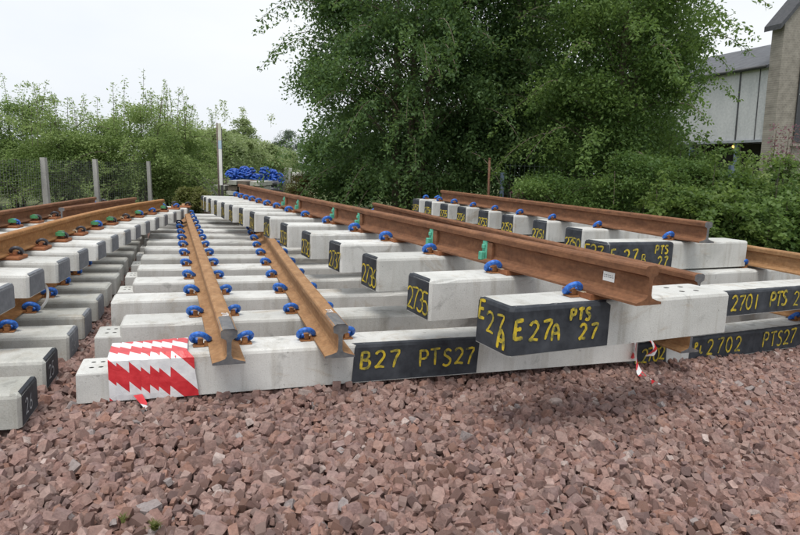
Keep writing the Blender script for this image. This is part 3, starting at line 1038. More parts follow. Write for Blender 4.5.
ribbon('tape_tail', [(xe + .01, -0.02, 0.18), (xe + .06, -0.06, 0.16), (xe + .10, -0.08, 0.10), (xe + .075, -0.07, 0.05)], 0.06, tp2, .04)
ribbon('tape_tail', [(xe, -0.02, 0.17), (xe - .01, -0.05, 0.08), (xe - .02, -0.09, -0.01), (xe - .03, -0.17, -0.045), (xe - .02, -.34, -.05)], 0.05, tp2, .02)

# ================================================================== VEGETATION
def m_leaf(name, c0, c1, trans=0.5, rough=0.5):
    g = NT(name)
    at = g.n('ShaderNodeAttribute', attribute_name='tint')
    c = g.mix(at.outputs['Fac'], c0, c1)
    g.col(c); g.set(rough, 0, 0.35)
    tr = g.n('ShaderNodeBsdfTranslucent')
    g.l(g.mix(0.4, c, (0.22, 0.32, 0.06)), tr.inputs['Color'])
    ms = g.n('ShaderNodeMixShader'); ms.inputs[0].default_value = trans
    g.l(g.b.outputs[0], ms.inputs[1]); g.l(tr.outputs[0], ms.inputs[2])
    g.l(ms.outputs[0], g.out.inputs['Surface'])
    return g.m

M_leaf_dark = m_leaf("leaf_dark", (0.066, 0.130, 0.050), (0.155, 0.255, 0.092))
M_leaf_birch = m_leaf("leaf_birch", (0.084, 0.158, 0.044), (0.195, 0.295, 0.085))
M_leaf_shrub = m_leaf("leaf_shrub", (0.20, 0.295, 0.10), (0.40, 0.50, 0.20))
M_leaf_far_haze = m_leaf("leaf_far_haze", (0.30, 0.37, 0.18), (0.46, 0.52, 0.28))  # distance haze put into the leaf colour as a paler green
M_leaf_bramble = m_leaf("leaf_bramble", (0.070, 0.135, 0.036), (0.205, 0.29, 0.075))
M_leaf_olive = m_leaf("leaf_yellow_green", (0.12, 0.14, 0.04), (0.22, 0.22, 0.08))
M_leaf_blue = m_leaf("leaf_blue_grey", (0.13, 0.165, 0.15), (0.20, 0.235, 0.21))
M_leaf_dry = m_leaf("leaf_dry_brown", (0.12, 0.085, 0.04), (0.20, 0.15, 0.07))
M_flower = m_leaf("flower_pink", (0.25, 0.09, 0.16), (0.38, 0.16, 0.25))
M_bark = m_rust("bark_brown", (0.05, 0.04, 0.03), (0.10, 0.08, 0.062), (0.17, 0.14, 0.115))
M_bark_pale = m_rust("bark_pale", (0.10, 0.08, 0.06), (0.19, 0.15, 0.115), (0.30, 0.25, 0.20))

def leaves(name, C, size, mat, tint, parent, aspect=0.55, droop=0.4, fold=0.25, upb=0.5):
    """C: (n,3) leaf bases; one folded diamond each"""
    n = len(C)
    d = rng.normal(0, 1, (n, 3)); d[:, 2] = d[:, 2] * .6 - droop
    d /= np.linalg.norm(d, axis=1)[:, None]
    up = rng.normal(0, .6, (n, 3)); up[:, 2] += upb
    s = np.cross(d, up); s /= np.linalg.norm(s, axis=1)[:, None] + 1e-9
    nn = np.cross(s, d)
    L = size * rng.uniform(.6, 1.3, n)[:, None]
    w_ = L * aspect * 0.5
    mid = C + d * L * 0.45
    V = np.stack([C, mid - s * w_ + nn * w_ * fold, C + d * L, mid + s * w_ + nn * w_ * fold], 1).reshape(-1, 3)
    F = (np.arange(n)[:, None] * 4 + np.arange(4)[None])
    T = np.repeat(np.clip(tint, 0, 1), 4)
    me = np_mesh(name, V, F, mat, np.repeat(T[:, None], 3, 1))
    return link(name, me, parent)

def merge_tubes(name, tubes, mat, parent):
    V, F = [], []
    for pts, rad, sd in tubes:
        v, f = tube_data(pts, rad, sd, cap=False)
        b = len(V)
        V += v; F += [tuple(i + b for i in q) for q in f]
    return link(name, mesh(name, V, F, mat, True), parent)

def noise3(P, sc_, seed):
    r = np.random.default_rng(seed)
    out = np.zeros(len(P))
    for k in range(4):
        fr = sc_ * (1.7 ** k); a = r.normal(0, 1, (3, 3)); p = r.uniform(0, 6.28, 3)
        q = P @ a.T * fr + p
        out += np.sin(q[:, 0]) * np.sin(q[:, 1] + np.sin(q[:, 2])) / (1.5 ** k)
    return out

def tree(name, label, cat, base, height, crown_z, rx, ry, stems, leafsize, nclump, nleaf, mat, bark=None, trunk_r=0.14, seed=1,
         shape='round', droop=0.4, clump=0.34, group=None, shell=0.55, cut=0.35, aspect=0.55, lean=(0, 0), wisps=0, hang=0.5, fill=.22, sprays=0):
    """trunk(s) > limbs to leaf clumps scattered through an uneven crown volume"""
    global rng
    keep = rng
    rng = np.random.default_rng(seed)
    rnd = random.Random(seed)
    root = empty(name, base)
    tag(root, label, cat, group)
    H0, H1 = crown_z
    cz, rz = (H0 + H1) / 2, (H1 - H0) / 2
    # boughs spread through the crown volume, leaf clumps over each bough
    per_b = 11
    N = max(8, nclump // per_b) * 3
    u = rng.normal(0, 1, (N, 3)); u /= np.linalg.norm(u, axis=1)[:, None]
    rr = rng.random(N) ** (1 / (3 * (1 + shell)))
    P = u * rr[:, None]
    if shape == 'barrel':
        P = P / (np.max(np.abs(u), axis=1) ** .55)[:, None]
    bump_ = 1 + 0.15 * noise3(u * 1.0, 2.1, seed + 5)
    if shape == 'cone':
        t = (P[:, 2] + 1) / 2
        wfac = (1 - t) ** 0.8 * 1.25 + 0.08
    else:
        wfac = np.ones(N)
    bw0 = clump * 1.5
    sx_, sy_, sz_ = max(.15, rx - bw0 * .8), max(.15, ry - bw0 * .8), max(.15, rz - bw0 * .4)
    P[:, 0] *= sx_ * bump_ * wfac; P[:, 1] *= sy_ * bump_ * wfac; P[:, 2] = P[:, 2] * sz_ * (0.8 + 0.2 * bump_) + cz
    P[:, 0] += lean[0] * (P[:, 2] / height); P[:, 1] += lean[1] * (P[:, 2] / height)
    # keep boughs apart from one another
    keepi = []
    for i in range(N):
        if all(((P[i] - P[j]) ** 2).sum() > (bw0 * .62) ** 2 for j in keepi[-400:]):
            keepi.append(i)
        if len(keepi) >= max(8, nclump // per_b): break
    Bc = P[keepi]
    nbg = len(Bc)
    per_b = max(per_b, nclump // nbg)
    bt = rng.uniform(.05, .75, nbg)
    cu = rng.normal(0, 1, (nbg, per_b, 3)); cu /= np.linalg.norm(cu, axis=2)[:, :, None]
    cu[:, :, 2] = np.where(cu[:, :, 2] < -.25, -cu[:, :, 2], cu[:, :, 2])
    cu *= rng.uniform(.55, 1.0, (nbg, per_b, 1))
    bs_ = (bw0 * rng.uniform(.65, 1.25, nbg))[:, None, None]
    P = (Bc[:, None, :] + cu * bs_ * np.array([1, 1, .62])).reshape(-1, 3)
    ptint = (np.repeat(bt, per_b) + rng.normal(0, .1, len(P)))
    if wisps:
        a = rng.uniform(0, 6.28, wisps); q = np.sqrt(rng.random(wisps)) * .85
        Wp = np.stack([np.cos(a) * q * rx, np.sin(a) * q * ry, np.full(wisps, H1 * 0.92)], 1)
        ext = []
        for i in range(wisps):
            hh = rng.uniform(.08, .30) * (H1 - H0)
            m = 7
            zz = np.linspace(0, hh, m)
            ext.append(np.stack([Wp[i, 0] + zz * rng.normal(0, .15), Wp[i, 1] + zz * rng.normal(0, .15), Wp[i, 2] + zz], 1))
        Wisp = np.concatenate(ext)
        wstems = [([Vector(q) for q in np.concatenate([e[:1] - [0, 0, .5], e])], [.006] * 4 + [.004] * 4, 3) for e in ext]
    tubes_t, tubes_l = [], (wstems if wisps else [])
    for (dx, dy, hf, rf) in stems:
        m = 9
        pts = []
        wob = Vector((rnd.uniform(-.2, .2), rnd.uniform(-.2, .2), 0)) * 0.35 * min(1, height / 5)
        for i in range(m):
            t = i / (m - 1)
            pts.append(Vector((dx * (.35 + .65 * t) + wob.x * math.sin(t * 5) + lean[0] * t * hf, dy * (.35 + .65 * t) + wob.y * math.sin(t * 4) + lean[1] * t * hf, t * height * hf)))
        rad = [trunk_r * rf * (1.25 if i == 0 else 1) * (1 - 0.86 * i / (m - 1)) + 0.004 for i in range(m)]
        tubes_t.append((pts, rad, 8))
    # limbs
    sel = P[rng.permutation(len(P))[:max(14, int(len(P) * 0.30))]]
    for p in sel:
        pts, rad, _ = tubes_t[rnd.randrange(len(tubes_t))]
        zt = max(0.12 * height, p[2] - (0.35 + 0.35 * rnd.random()) * math.hypot(p[0], p[1]) - 0.1)
        i = min(len(pts) - 2, max(0, int(zt / (pts[-1].z + 1e-6) * (len(pts) - 1))))
        a = pts[i].lerp(pts[i + 1], min(1, max(0, (zt - pts[i].z) / (pts[i + 1].z - pts[i].z + 1e-6))))
        b = Vector(p)
        L = (b - a).length
        md = a.lerp(b, .5) + Vector((rnd.uniform(-.1, .1) * L, rnd.uniform(-.1, .1) * L, 0.10 * L))
        r0 = max(0.005, min(rad[i] * .35, 0.006 * L + 0.003))
        tubes_l.append((catmull([a, md, b], 3), [r0 * (1 - .8 * j / 6) for j in range(7)], 4))
    for i, (pts, rad, sd) in enumerate(tubes_t):
        v, f = tube_data(pts, rad, sd)
        link('trunk', mesh('trunk', v, f, bark or M_bark, True), root)
    # leaves
    per = nleaf
    C = np.repeat(P, per, 0)
    off = np.clip(rng.normal(0, 1, C.shape), -1.9, 1.9) * clump * .42
    hg = rng.random(len(C)) ** 2 * clump * hang
    off[:, 2] = off[:, 2] * .7 - hg
    C = C + off
    tint = np.repeat(ptint, per) + rng.normal(0, .15, len(C))
    nf = int(len(C) * fill)
    if nf:
        uf = rng.normal(0, 1, (nf, 3)); uf /= np.linalg.norm(uf, axis=1)[:, None]
        if shape == 'barrel': uf = uf / (np.max(np.abs(uf), axis=1) ** .55)[:, None]
        uf *= (rng.random(nf) ** (1 / 3))[:, None] * .88
        tw = ((1 - (uf[:, 2] + 1) / 2) ** .8 * 1.25 + .08) if shape == 'cone' else np.ones(nf)
        C = np.concatenate([C, np.stack([uf[:, 0] * rx * tw, uf[:, 1] * ry * tw, uf[:, 2] * rz + cz], 1)])
        tint = np.concatenate([tint, rng.uniform(0, .3, nf)])
    if sprays:
        us = rng.normal(0, 1, (sprays, 3)); us /= np.linalg.norm(us, axis=1)[:, None]
        us[:, 1] = -np.abs(us[:, 1]) * np.sign(rng.random(sprays) - .25)
        if shape == 'barrel': us = us / (np.max(np.abs(us), axis=1) ** .55)[:, None]
        q0 = us * np.array([rx, ry, rz]) * .86 + np.array([0, 0, cz])
        od = us * np.array([1, 1, .35]); od /= np.linalg.norm(od, axis=1)[:, None]
        Ls = rng.uniform(.7, 1.5, sprays) * clump * 2.6
        tt = np.linspace(0, 1, 16)
        pth = q0[:, None, :] + od[:, None, :] * (tt[None, :, None] * Ls[:, None, None]) + np.array([0, 0, 1.0]) * ((.15 * tt - .62 * tt ** 2)[None, :, None] * Ls[:, None, None])
        nl = 9
        Cs = np.repeat(pth.reshape(-1, 3), nl, 0)
        wd_ = np.repeat(np.tile(.34 * (1 - .65 * tt), sprays), nl)[:, None] * clump
        Cs = Cs + np.clip(rng.normal(0, 1, Cs.shape), -1.8, 1.8) * wd_ * np.array([1, 1, .8])
        C = np.concatenate([C, Cs]); tint = np.concatenate([tint, np.repeat(rng.uniform(.25, .9, sprays), 16 * nl) + rng.normal(0, .12, len(Cs))])
        for i in range(0, sprays, 2):
            tubes_l.append(([Vector(p) for p in pth[i][::3]], [.012, .01, .008, .006, .005, .004], 3))
    if wisps:
        Cw = np.repeat(Wisp, 9, 0) + rng.normal(0, leafsize * .8, (len(Wisp) * 9, 3)) * np.repeat(np.tile(np.linspace(1.5, .5, 7), wisps), 9)[:, None]
        C = np.concatenate([C, Cw]); tint = np.concatenate([tint, rng.uniform(.3, .9, len(Cw))])
    k = C[:, 2] > 0.03
    C = C[k]; tint = tint[k]
    merge_tubes('limbs', tubes_l, bark or M_bark, root)['kind'] = 'stuff'
    leaves('crown', C, leafsize, mat, tint, root, aspect, droop, upb=.9)
    rng = keep
    return root

GZ = -0.16
def P3(px, Y, z=GZ):      # ground place for a column of the picture at depth Y
    return ((px - 404.5) / 600.0 * Y * 0.987, Y, z)

# --- the big trees behind the panels
tree('tree', 'large dark leafy tree with a forked trunk, left of the tree group', 'tree', P3(407, 15), 8.6, (0.15, 8.8), 2.7, 2.5,
     [(-.5, -.6, .95, 1), (.05, -.4, .9, .9), (.75, -.7, .85, .8)], 0.090, 800, 95, M_leaf_dark, bark=M_bark_pale, trunk_r=.12, seed=21, fill=.5, sprays=110, shape='barrel', clump=.42, group='big trees behind the track panels', cut=.28, hang=.9, droop=.7)
tree('tree', 'dark leafy tree in the middle of the tree group, behind the forked one', 'tree', P3(505, 15.8), 9.4, (0.7, 9.4), 2.4, 2.2,
     [(0, 0, .95, 1), (.5, .2, .8, .7)], 0.104, 520, 90, M_leaf_dark, trunk_r=.15, seed=22, fill=.5, sprays=60, shape='barrel', clump=.44, group='big trees behind the track panels', cut=.25, hang=.9, droop=.7)
tree('birch_tree', 'lighter green birch with a pale trunk, right of the dark trees', 'tree', P3(608, 12.5), 7.2, (0.15, 7.4), 1.62, 1.55,
     [(.08, 0, .98, 1)], 0.074, 680, 92, M_leaf_birch, bark=M_bark_pale, trunk_r=.10, seed=23, fill=.4, sprays=110, shape='barrel', clump=.33, group='big trees behind the track panels', cut=.30, hang=.8, droop=.6)
tree('tree', 'broad leafy tree behind the birch, filling the gap to its left', 'tree', P3(575, 19), 8.6, (0.6, 8.6), 2.9, 2.4,
     [(0, 0, .95, 1)], 0.12, 330, 80, M_leaf_birch, trunk_r=.15, seed=24, sprays=30, shape='barrel', clump=.44, group='big trees behind the track panels', cut=.25, hang=.8)
# dark thicket behind the trunks
for i, (px, Y, h, r_, lb) in enumerate([(345, 18, 3.0, 1.5, 'dark thicket shrub under the left side of the forked tree'), (425, 20, 4.2, 2.6, 'dark thicket shrub seen behind the forked trunk'),
                                     (520, 20.5, 4.2, 2.6, 'dark thicket shrub behind the rusty pole'), (612, 17, 3.8, 2.2, 'dark thicket shrub behind the birch trunk')]):
    tree('thicket_shrub', lb, 'shrub', P3(px, Y), h, (-.05, h), r_, 1.3, [(-.3, 0, .8, 1), (.3, .1, .85, 1), (.05, -.2, .7, 1)], 0.12, 190, 60, M_leaf_dark,
         trunk_r=.05, seed=40 + i, clump=.40, shape='barrel', fill=.6, group='thicket shrubs below the trees', cut=.15)
# bushes at the foot of the birch
for i, (px, Y, h, r_, lb) in enumerate([(565, 11.0, 1.35, 1.1, 'low bush in front of the birch, above the topmost right panel'),
                                        (655, 10.6, 1.85, 1.05, 'leafy bush right of the birch trunk')]):
    tree('bush', lb, 'bush', P3(px, Y), h, (0.0, h), r_, .7, [(-.2, 0, .7, 1), (.2, .1, .7, 1)], 0.058, 140, 75, M_leaf_birch, trunk_r=.03, seed=60 + i, clump=.22, shape='barrel', fill=.5, group='bushes by the birch', cut=.2)
# brambles on the right
for i, (px, Y, h, r_, mt, lb) in enumerate([
        (700, 9.0, 1.15, .75, M_leaf_bramble, 'bramble bush directly behind the topmost right rail end'),
        (770, 8.8, 1.05, .8, M_leaf_birch, 'bramble bush above the right edge rail'),
        (735, 10.6, 1.6, .85, M_leaf_bramble, 'taller bramble below the grey wall'),
        (815, 10.4, 1.55, .95, M_leaf_birch, 'bramble at the right edge of the picture below the dark window'),
        (850, 8.6, 1.0, .7, M_leaf_bramble, 'bramble cut off by the right edge of the picture'),
        (690, 12.0, 2.0, 1.0, M_leaf_birch, 'tall shrub under the grey wall, right of the birch'),
        (768, 12.4, 1.7, .9, M_leaf_shrub, 'pale shrub below the stone gable')]):
    tree('bramble', lb, 'bramble', P3(px, Y), h, (0.0, h), r_, .65, [(-.2, 0, .6, 1), (.25, .1, .65, 1), (0, -.2, .5, 1)], 0.072, 125, 60, mt, trunk_r=.015, seed=70 + i, shape='round', fill=.5, sprays=26,
         clump=.20, group='brambles behind the right stack', cut=.15, aspect=.8, hang=.2, wisps=5)

# --- shrub row on the left, behind the wire fence
row = [(-30, 13.0, 2.35, 1.15, 'leftmost sapling behind the wire fence, cut by the picture edge'), (15, 13.6, 2.45, 1.0, 'sapling thicket behind the fence at the far left'),
       (62, 13.0, 2.05, 1.05, 'sapling behind the leftmost concrete fence post'), (104, 14.0, 2.2, 1.0, 'sapling behind the middle concrete fence post'),
       (145, 13.4, 2.55, .95, 'tallest sapling of the left row, with thin upright shoots'), (172, 15.0, 2.4, .8, 'sapling at the right end of the left row'),
       (192, 19.0, 2.3, .9, 'paler sapling just left of the marker pole')]
for i, (px, Y, h, r_, lb) in enumerate(row):
    tree('sapling', lb, 'sapling', P3(px, Y), h, (-.02, h), r_, .95, [(-.35, 0, .9, 1), (.3, .1, 1, 1), (.02, -.2, .95, 1), (.1, .3, .85, .8)], 0.062, 220, 66, M_leaf_shrub,
         trunk_r=.028, seed=80 + i, clump=.25, shape='round', fill=.55, sprays=26, group='saplings along the left fence', cut=.15, wisps=10, aspect=.42, hang=.2, droop=-.1)
# --- distant trees
far = [(211, 30, 3.0, 1.9, 'barrel', M_leaf_far_haze, 'pale tree just behind the marker pole'), (243, 48, 5.0, 2.9, 'cone', M_leaf_far_haze, 'pointed distant tree right of the marker pole'),
       (262, 42, 2.7, 2.3, 'barrel', M_leaf_far_haze, 'low distant tree behind the blue heap'), (277, 52, 3.0, 2.0, 'barrel', M_leaf_far_haze, 'distant tree in the gap right of the blue heap'),
       (232, 38, 3.2, 2.1, 'barrel', M_leaf_far_haze, 'distant tree above the stacked sleepers'), (288, 75, 6.0, 2.6, 'round', M_leaf_blue, 'far bluish tree beside the dark tree crown'),
       (170, 45, 4.6, 4.5, 'barrel', M_leaf_far_haze, 'distant tree behind the left sapling row')]
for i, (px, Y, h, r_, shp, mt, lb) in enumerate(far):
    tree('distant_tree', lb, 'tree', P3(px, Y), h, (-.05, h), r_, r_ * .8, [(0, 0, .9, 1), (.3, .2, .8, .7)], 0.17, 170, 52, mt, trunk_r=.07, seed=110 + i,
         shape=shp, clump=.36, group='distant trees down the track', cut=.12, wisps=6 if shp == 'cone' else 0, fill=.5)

# --- smaller plants
tree('bush', 'yellow green bush between the left panels and the marker pole', 'bush', P3(190, 12.3), 0.72, (0.0, .72), .42, .35, [(-.1, 0, .7, 1), (.1, .1, .7, 1)], 0.06, 45, 75, M_leaf_olive,
     trunk_r=.015, seed=140, clump=.13, cut=.1, droop=-.2)
tree('dry_plant', 'brown dry weeds right of the blue heap', 'weed', P3(300, 15.5), 1.05, (0.0, 1.05), .55, .4, [(-.1, 0, .8, 1), (.15, .1, .85, 1)], 0.07, 40, 70, M_leaf_dry,
     trunk_r=.012, seed=141, clump=.15, cut=.1, droop=-.5, aspect=.35)
for i, (px, Y, h, lb) in enumerate([(779, 12.0, 2.35, 'pink flowering weeds below the dark window'), (523, 10.8, .95, 'pink flowering weed right of the blue post')]):
    root = tree('flowering_weed', lb, 'weed', P3(px, Y), h, (0.1, h * .9), .42 if i == 0 else .2, .3, [(-.2, 0, 1, 1), (.2, .1, .95, 1), (0, -.1, 1, 1)], 0.07, 30, 45, M_leaf_bramble,
                trunk_r=.01, seed=150 + i, clump=.12, cut=.1, group='flowering weeds', aspect=.3)
    C = np.concatenate([np.stack([rng.normal(dx, .05, 80), rng.normal(0, .06, 80), rng.uniform(h * .72, h * 1.05, 80)], 1) for dx in ((-.22, -.05, .12, .3) if i == 0 else (-.05, .08))])
    leaves('flower_spikes', C, 0.045, M_flower, rng.random(len(C)), root, .8, -.2)['kind'] = 'stuff'

# weeds in the ballast
def weed(px, py, loc, h, n, seed, label):
    r = np.random.default_rng(seed)
    root = empty('weed', loc)
    tag(root, label, 'weed', 'weeds in the ballast')
    V, F, T = [], [], []
    for i in range(n):
        a = r.uniform(0, 6.28); l = h * r.uniform(.5, 1.1); sp_ = r.uniform(.1, .8)
        p0 = np.array([r.normal(0, h * .15), r.normal(0, h * .15), 0])
        d = np.array([math.cos(a) * sp_, math.sin(a) * sp_, 1.0]); d /= np.linalg.norm(d)
        s = np.array([-math.sin(a), math.cos(a), 0]) * h * .07
        p1 = p0 + d * l * .55; p2 = p0 + d * l + np.array([math.cos(a), math.sin(a), -.5]) * l * .25
        b = len(V)
        V += [p0 - s * .5, p0 + s * .5, p1 + s, p1 - s, p2]
        F += [(b, b + 1, b + 2, b + 3), (b + 3, b + 2, b + 4)]
    me = mesh('blades', V, F, M_leaf_olive)
    at = me.color_attributes.new('tint', 'FLOAT_COLOR', 'POINT')
    for q in at.data:
        t = random.random(); q.color = (t, t, t, 1)
    link('blades', me, root)
weed(0, 0, (-0.69, 1.63, -0.01), 0.036, 60, 5, 'tuft of yellow green moss weed in the ballast near the lower left corner')
weed(0, 0, (-0.80, 1.66, -0.01), 0.03, 14, 6, 'thin green weed left of the moss tuft in the ballast')

# ================================================================== FENCES, POLES
M_galv = m_paint("galvanised_wire", (0.10, 0.11, 0.11), (0.18, 0.19, 0.19), 8, 0.5)
M_greenwire = m_paint("green_coated_wire", (0.08, 0.11, 0.10), (0.14, 0.18, 0.165), 8, 0.5)
M_bluepost = m_paint("blue_grey_post", (0.10, 0.14, 0.20), (0.17, 0.22, 0.29), 8, 0.5)
M_rustpole = m_rust("rusty_pole", (0.10, 0.05, 0.035), (0.17, 0.085, 0.055), (0.24, 0.13, 0.08))

def wires(name, A, Bp, z0, z1, dh, dv, rad, mat, parent):
    A, Bp = Vector(A), Vector(Bp)
    L = (Bp - A).length
    d = (Bp - A).normalized()
    s = Vector((-d.y, d.x, 0))
    V, F = [], []
    def seg(p, q):
        t = (q - p).normalized()
        u_ = s; v_ = t.cross(s)
        b = len(V)
        for c in (p, q):
            for k in range(3):
                an = 2.094 * k
                V.append(c + (u_ * math.cos(an) + v_ * math.sin(an)) * rad)
        for k in range(3):
            k2 = (k + 1) % 3
            F.append((b + k, b + k2, b + 3 + k2, b + 3 + k))
    z = z0
    while z <= z1 + 1e-6:
        seg(A + Vector((0, 0, z)), Bp + Vector((0, 0, z))); z += dh
    t = 0
    while t <= L:
        seg(A + d * t + Vector((0, 0, z0)), A + d * t + Vector((0, 0, z1))); t += dv
    return link(name, mesh(name, V, F, mat), parent)

fl = tag(empty('wire_fence', (0, 0, GZ)), 'wire mesh fence on concrete posts along the left side', 'fence')
fp = [(-4.35, 5.6), (-4.72, 8.0), (-5.06, 10.0), (-4.98, 11.9)]
for i, (x, y) in enumerate(fp):
    bm = bmesh.new()
    vs = add_box(bm, -.036, .036, -.04, .04, 0, 1.19)
    for v_ in vs:
        if v_.co.z > 1: v_.co.x *= .85; v_.co.y *= .85
    link('post', bm_mesh('post', bm, M_conc_post), fl, (x, y, 0), (0, -0.035, 0.1))
    if i < len(fp) - 1:
        wires('wire_mesh', (x - .065, y, 0), (fp[i + 1][0] - .065, fp[i + 1][1], 0), 0.05, 1.16, 0.035, 0.07, 0.0016, M_galv, fl)

fr = tag(empty('mesh_fence', (0, 0, GZ)), 'green wire mesh fence on blue grey posts behind the brambles', 'fence')
fq = [P3(505, 12.8), P3(733, 11.3), P3(850, 10.6)]
for i, p in enumerate(fq):
    link('post', box_mesh('post', -.035, .035, -.03, .03, 0, 1.62 if i else 1.30, M_bluepost), fr, (p[0], p[1], 0), (0, -.05, .2))
    if i < 2:
        wires('wire_mesh', (p[0], p[1], 0), (fq[i + 1][0], fq[i + 1][1], 0), 0.05, 1.5, 0.20 if i == 0 else 0.15, 0.10, 0.0017, M_greenwire, fr)
pp = P3(491, 12.2)
o = tag(empty('pole', pp), 'thin rusty pole standing left of the blue grey fence post', 'pole')
link('shaft', tube_mesh('shaft', [(0, 0, 0), (-.02, 0, .8), (-.05, 0, 1.55)], [.026, .025, .023], M_rustpole, 8), o)
link('cap', tube_mesh('cap', [(-.05, 0, 1.54), (-.05, 0, 1.57)], [.03, .02], M_rustpole, 8), o)

# marker pole with a pale board
M_bark_post = m_rust("old_timber", (0.09, 0.07, 0.055), (0.16, 0.13, 0.11), (0.24, 0.20, 0.17))
mp0 = P3(219.5, 13.6)
o = tag(empty('marker_pole', mp0), 'tall thin marker pole with a white and pale blue board', 'marker pole')
o.rotation_euler = (0, -0.03, 0)
o.scale = (.62, .62, .76)
link('post', tube_mesh('post', [(0, 0, 0), (0, 0, 2.75)], [.04, .03], M_bark_post, 8), o)
for z0, z1, mt in ((0.95, 2.0, M_sticker), (2.004, 2.25, m_paint("board_pale_blue", (.35, .5, .62), (.5, .62, .7), 5)), (2.254, 2.74, m_paint("board_cream", (.55, .55, .42), (.66, .66, .6), 5))):
    link('board', box_mesh('board', .035, .15, -.04, -.01, z0, z1, mt, .004), o)
link('lower_post', tube_mesh('lower_post', [(0.11, 0.03, 0), (0.11, 0.03, 2.6)], .05, M_steel, 8), o)

# blue heap of pipe bundles, dark pipes, stacked sleepers
M_bluetarp = m_paint("blue_plastic", (0.010, 0.05, 0.30), (0.03, 0.12, 0.52), 6, 0.4)
def heap(name, label, base, items, mat_f, pname, cat):
    root = tag(empty(name, base), label, cat)
    for args in items:
        mat_f(root, pname, *args)
    return root
bx = P3(257, 28)
r_ = random.Random(4)
hp = tag(empty('blue_chair_heap', bx), 'heap of bright blue plastic pieces piled beyond the panels', 'heap')
hp.name = 'blue_pipe_heap'
for i in range(70):
    t = r_.uniform(-1, 1)
    hz = (1 - 0.55 * t * t) * (1.0 if t < .7 else .9)
    x = t * 1.22; zc = .45 + r_.uniform(.05, .62) * hz
    a = r_.uniform(0, 6.28); q = r_.uniform(.10, .2); tl = r_.uniform(-.7, .7)
    pts = [(x + q * math.cos(k / 9 * 5.2 + a), r_.uniform(-.5, .5) * .2 + q * math.sin(tl) * math.sin(k / 9 * 5.2 + a) - .3, zc + q * .7 * math.sin(k / 9 * 5.2 + a)) for k in range(10)]
    link('pipe_coil', tube_mesh('pipe_coil', catmull(pts, 2), .05, M_bluetarp, 6), hp)
for i, x in enumerate((-1.05, -.35, .3, .95)):
    link('crate', box_mesh('crate', x - .3, x + .3, -.3, .4, 0.0 if i > 1 else .3, .78, M_bluetarp if i < 3 else M_clipdark, .03), hp)
link('stand', box_mesh('stand', -1.3, -.1, -.25, .35, 0, .3, M_conc_post, .02), hp)
dk = tag(empty('tyre_stack', P3(264, 26.5)), 'stack of black tyres in front of the blue heap', 'tyre stack')
for i in range(6):
    x = -.45 + .42 * (i % 3); z = .16 + .26 * (i // 3)
    pts = [(x + .2 * math.cos(k / 10 * 6.283), .2 * math.sin(k / 10 * 6.283), z) for k in range(11)]
    link('tyre', tube_mesh('tyre', pts, .115, M_clipdark, 8), dk)
ss = tag(empty('sleeper_stack', P3(240, 23)), 'stack of old pale sleepers and brown blocks behind the panels', 'sleeper stack')
for j in range(3):
    for i in range(5):
        x = -.85 + .42 * i + r_.uniform(-.04, .04)
        if j == 2 and i in (1,): continue
        link('sleeper', box_mesh('sleeper', x - .17, x + .17, -1.1 + r_.uniform(-.1, .1), 1.0, .06 + j * .19, .06 + j * .19 + .16, [M_conc_post, M_conc_old, M_bark_post][(i * 2 + j) % 3], .01), ss)
    link('batten', box_mesh('batten', -1.05, 1.05, -.6, -.5, .03 + j * .19 - .025, .03 + j * .19 + .029, M_bark_post), ss)
bl = tag(empty('concrete_blocks', P3(287, 42)), 'row of whitish blocks far behind, right of the blue heap', 'block row')
for i in range(5):
    link('block', box_mesh('block', -1.4 + i * .6, -.92 + i * .6, -.3, .3, 0, .75 + r_.uniform(0, .35), M_conc, .02), bl)
sk = tag(empty('stake', P3(277.5, 21)), 'thin dark stake on the grass right of the blue heap', 'stake')
link('shaft', tube_mesh('shaft', [(0, 0, 0), (.02, 0, .35), (.01, 0, .75)], .014, M_clipdark, 6), sk)
link('tip', tube_mesh('tip', [(.01, 0, .75), (.01, 0, .79)], [.014, .004], M_clipdark, 6), sk)

# brushwood leaning behind the left panels
bw_ = tag(empty('brushwood', P3(205, 15)), 'tangle of grey dead branches beside the yellow green bush', 'brushwood')
for i in range(14):
    x = r_.uniform(-.5, .3)
    link('branch', tube_mesh('branch', catmull([(x + .45 + r_.uniform(-.1, .1), r_.uniform(-.2, .2), 0), (x + .1, 0, r_.uniform(.25, .5)), (x - .35 + r_.uniform(-.2, .2), 0, r_.uniform(.6, 1.15))], 3), .012, M_conc_post, 4), bw_)

# ================================================================== BUILDING (right)
g = NT("render_grey_wall")
v = g.coord()
mp_ = g.n('ShaderNodeMapping'); mp_.inputs['Scale'].default_value = (1, 1, .25); g.l(v, mp_.inputs['Vector'])
n1 = g.noise(1.2, 6, 0.65, mp_.outputs[0]); n2 = g.noise(9, 4, 0.6, v)
g.col(g.mix(.4, g.ramp(n1, [(0.3, (0.40, 0.42, 0.44)), (0.7, (0.58, 0.59, 0.60))]), g.ramp(n2, [(0.3, (0.3, 0.3, 0.3)), (0.7, (0.58, 0.57, 0.56))])))
g.set(0.9, 0, .2)
M_render = g.m
g = NT("rubble_stone_wall")
v = g.coord()
br_ = g.n('ShaderNodeTexBrick')
mpb = g.n('ShaderNodeMapping'); mpb.inputs['Rotation'].default_value = (math.pi / 2, 0, 0); g.l(v, mpb.inputs['Vector'])
g.l(mpb.outputs[0], br_.inputs['Vector'])
br_.inputs['Scale'].default_value = 2.6
br_.inputs['Color1'].default_value = (0.215, 0.195, 0.17, 1)
br_.inputs['Color2'].default_value = (0.30, 0.275, 0.24, 1)
br_.inputs['Mortar'].default_value = (0.36, 0.33, 0.28, 1)
br_.inputs['Mortar Size'].default_value = 0.03
n1 = g.noise(3, 5, 0.6, v)
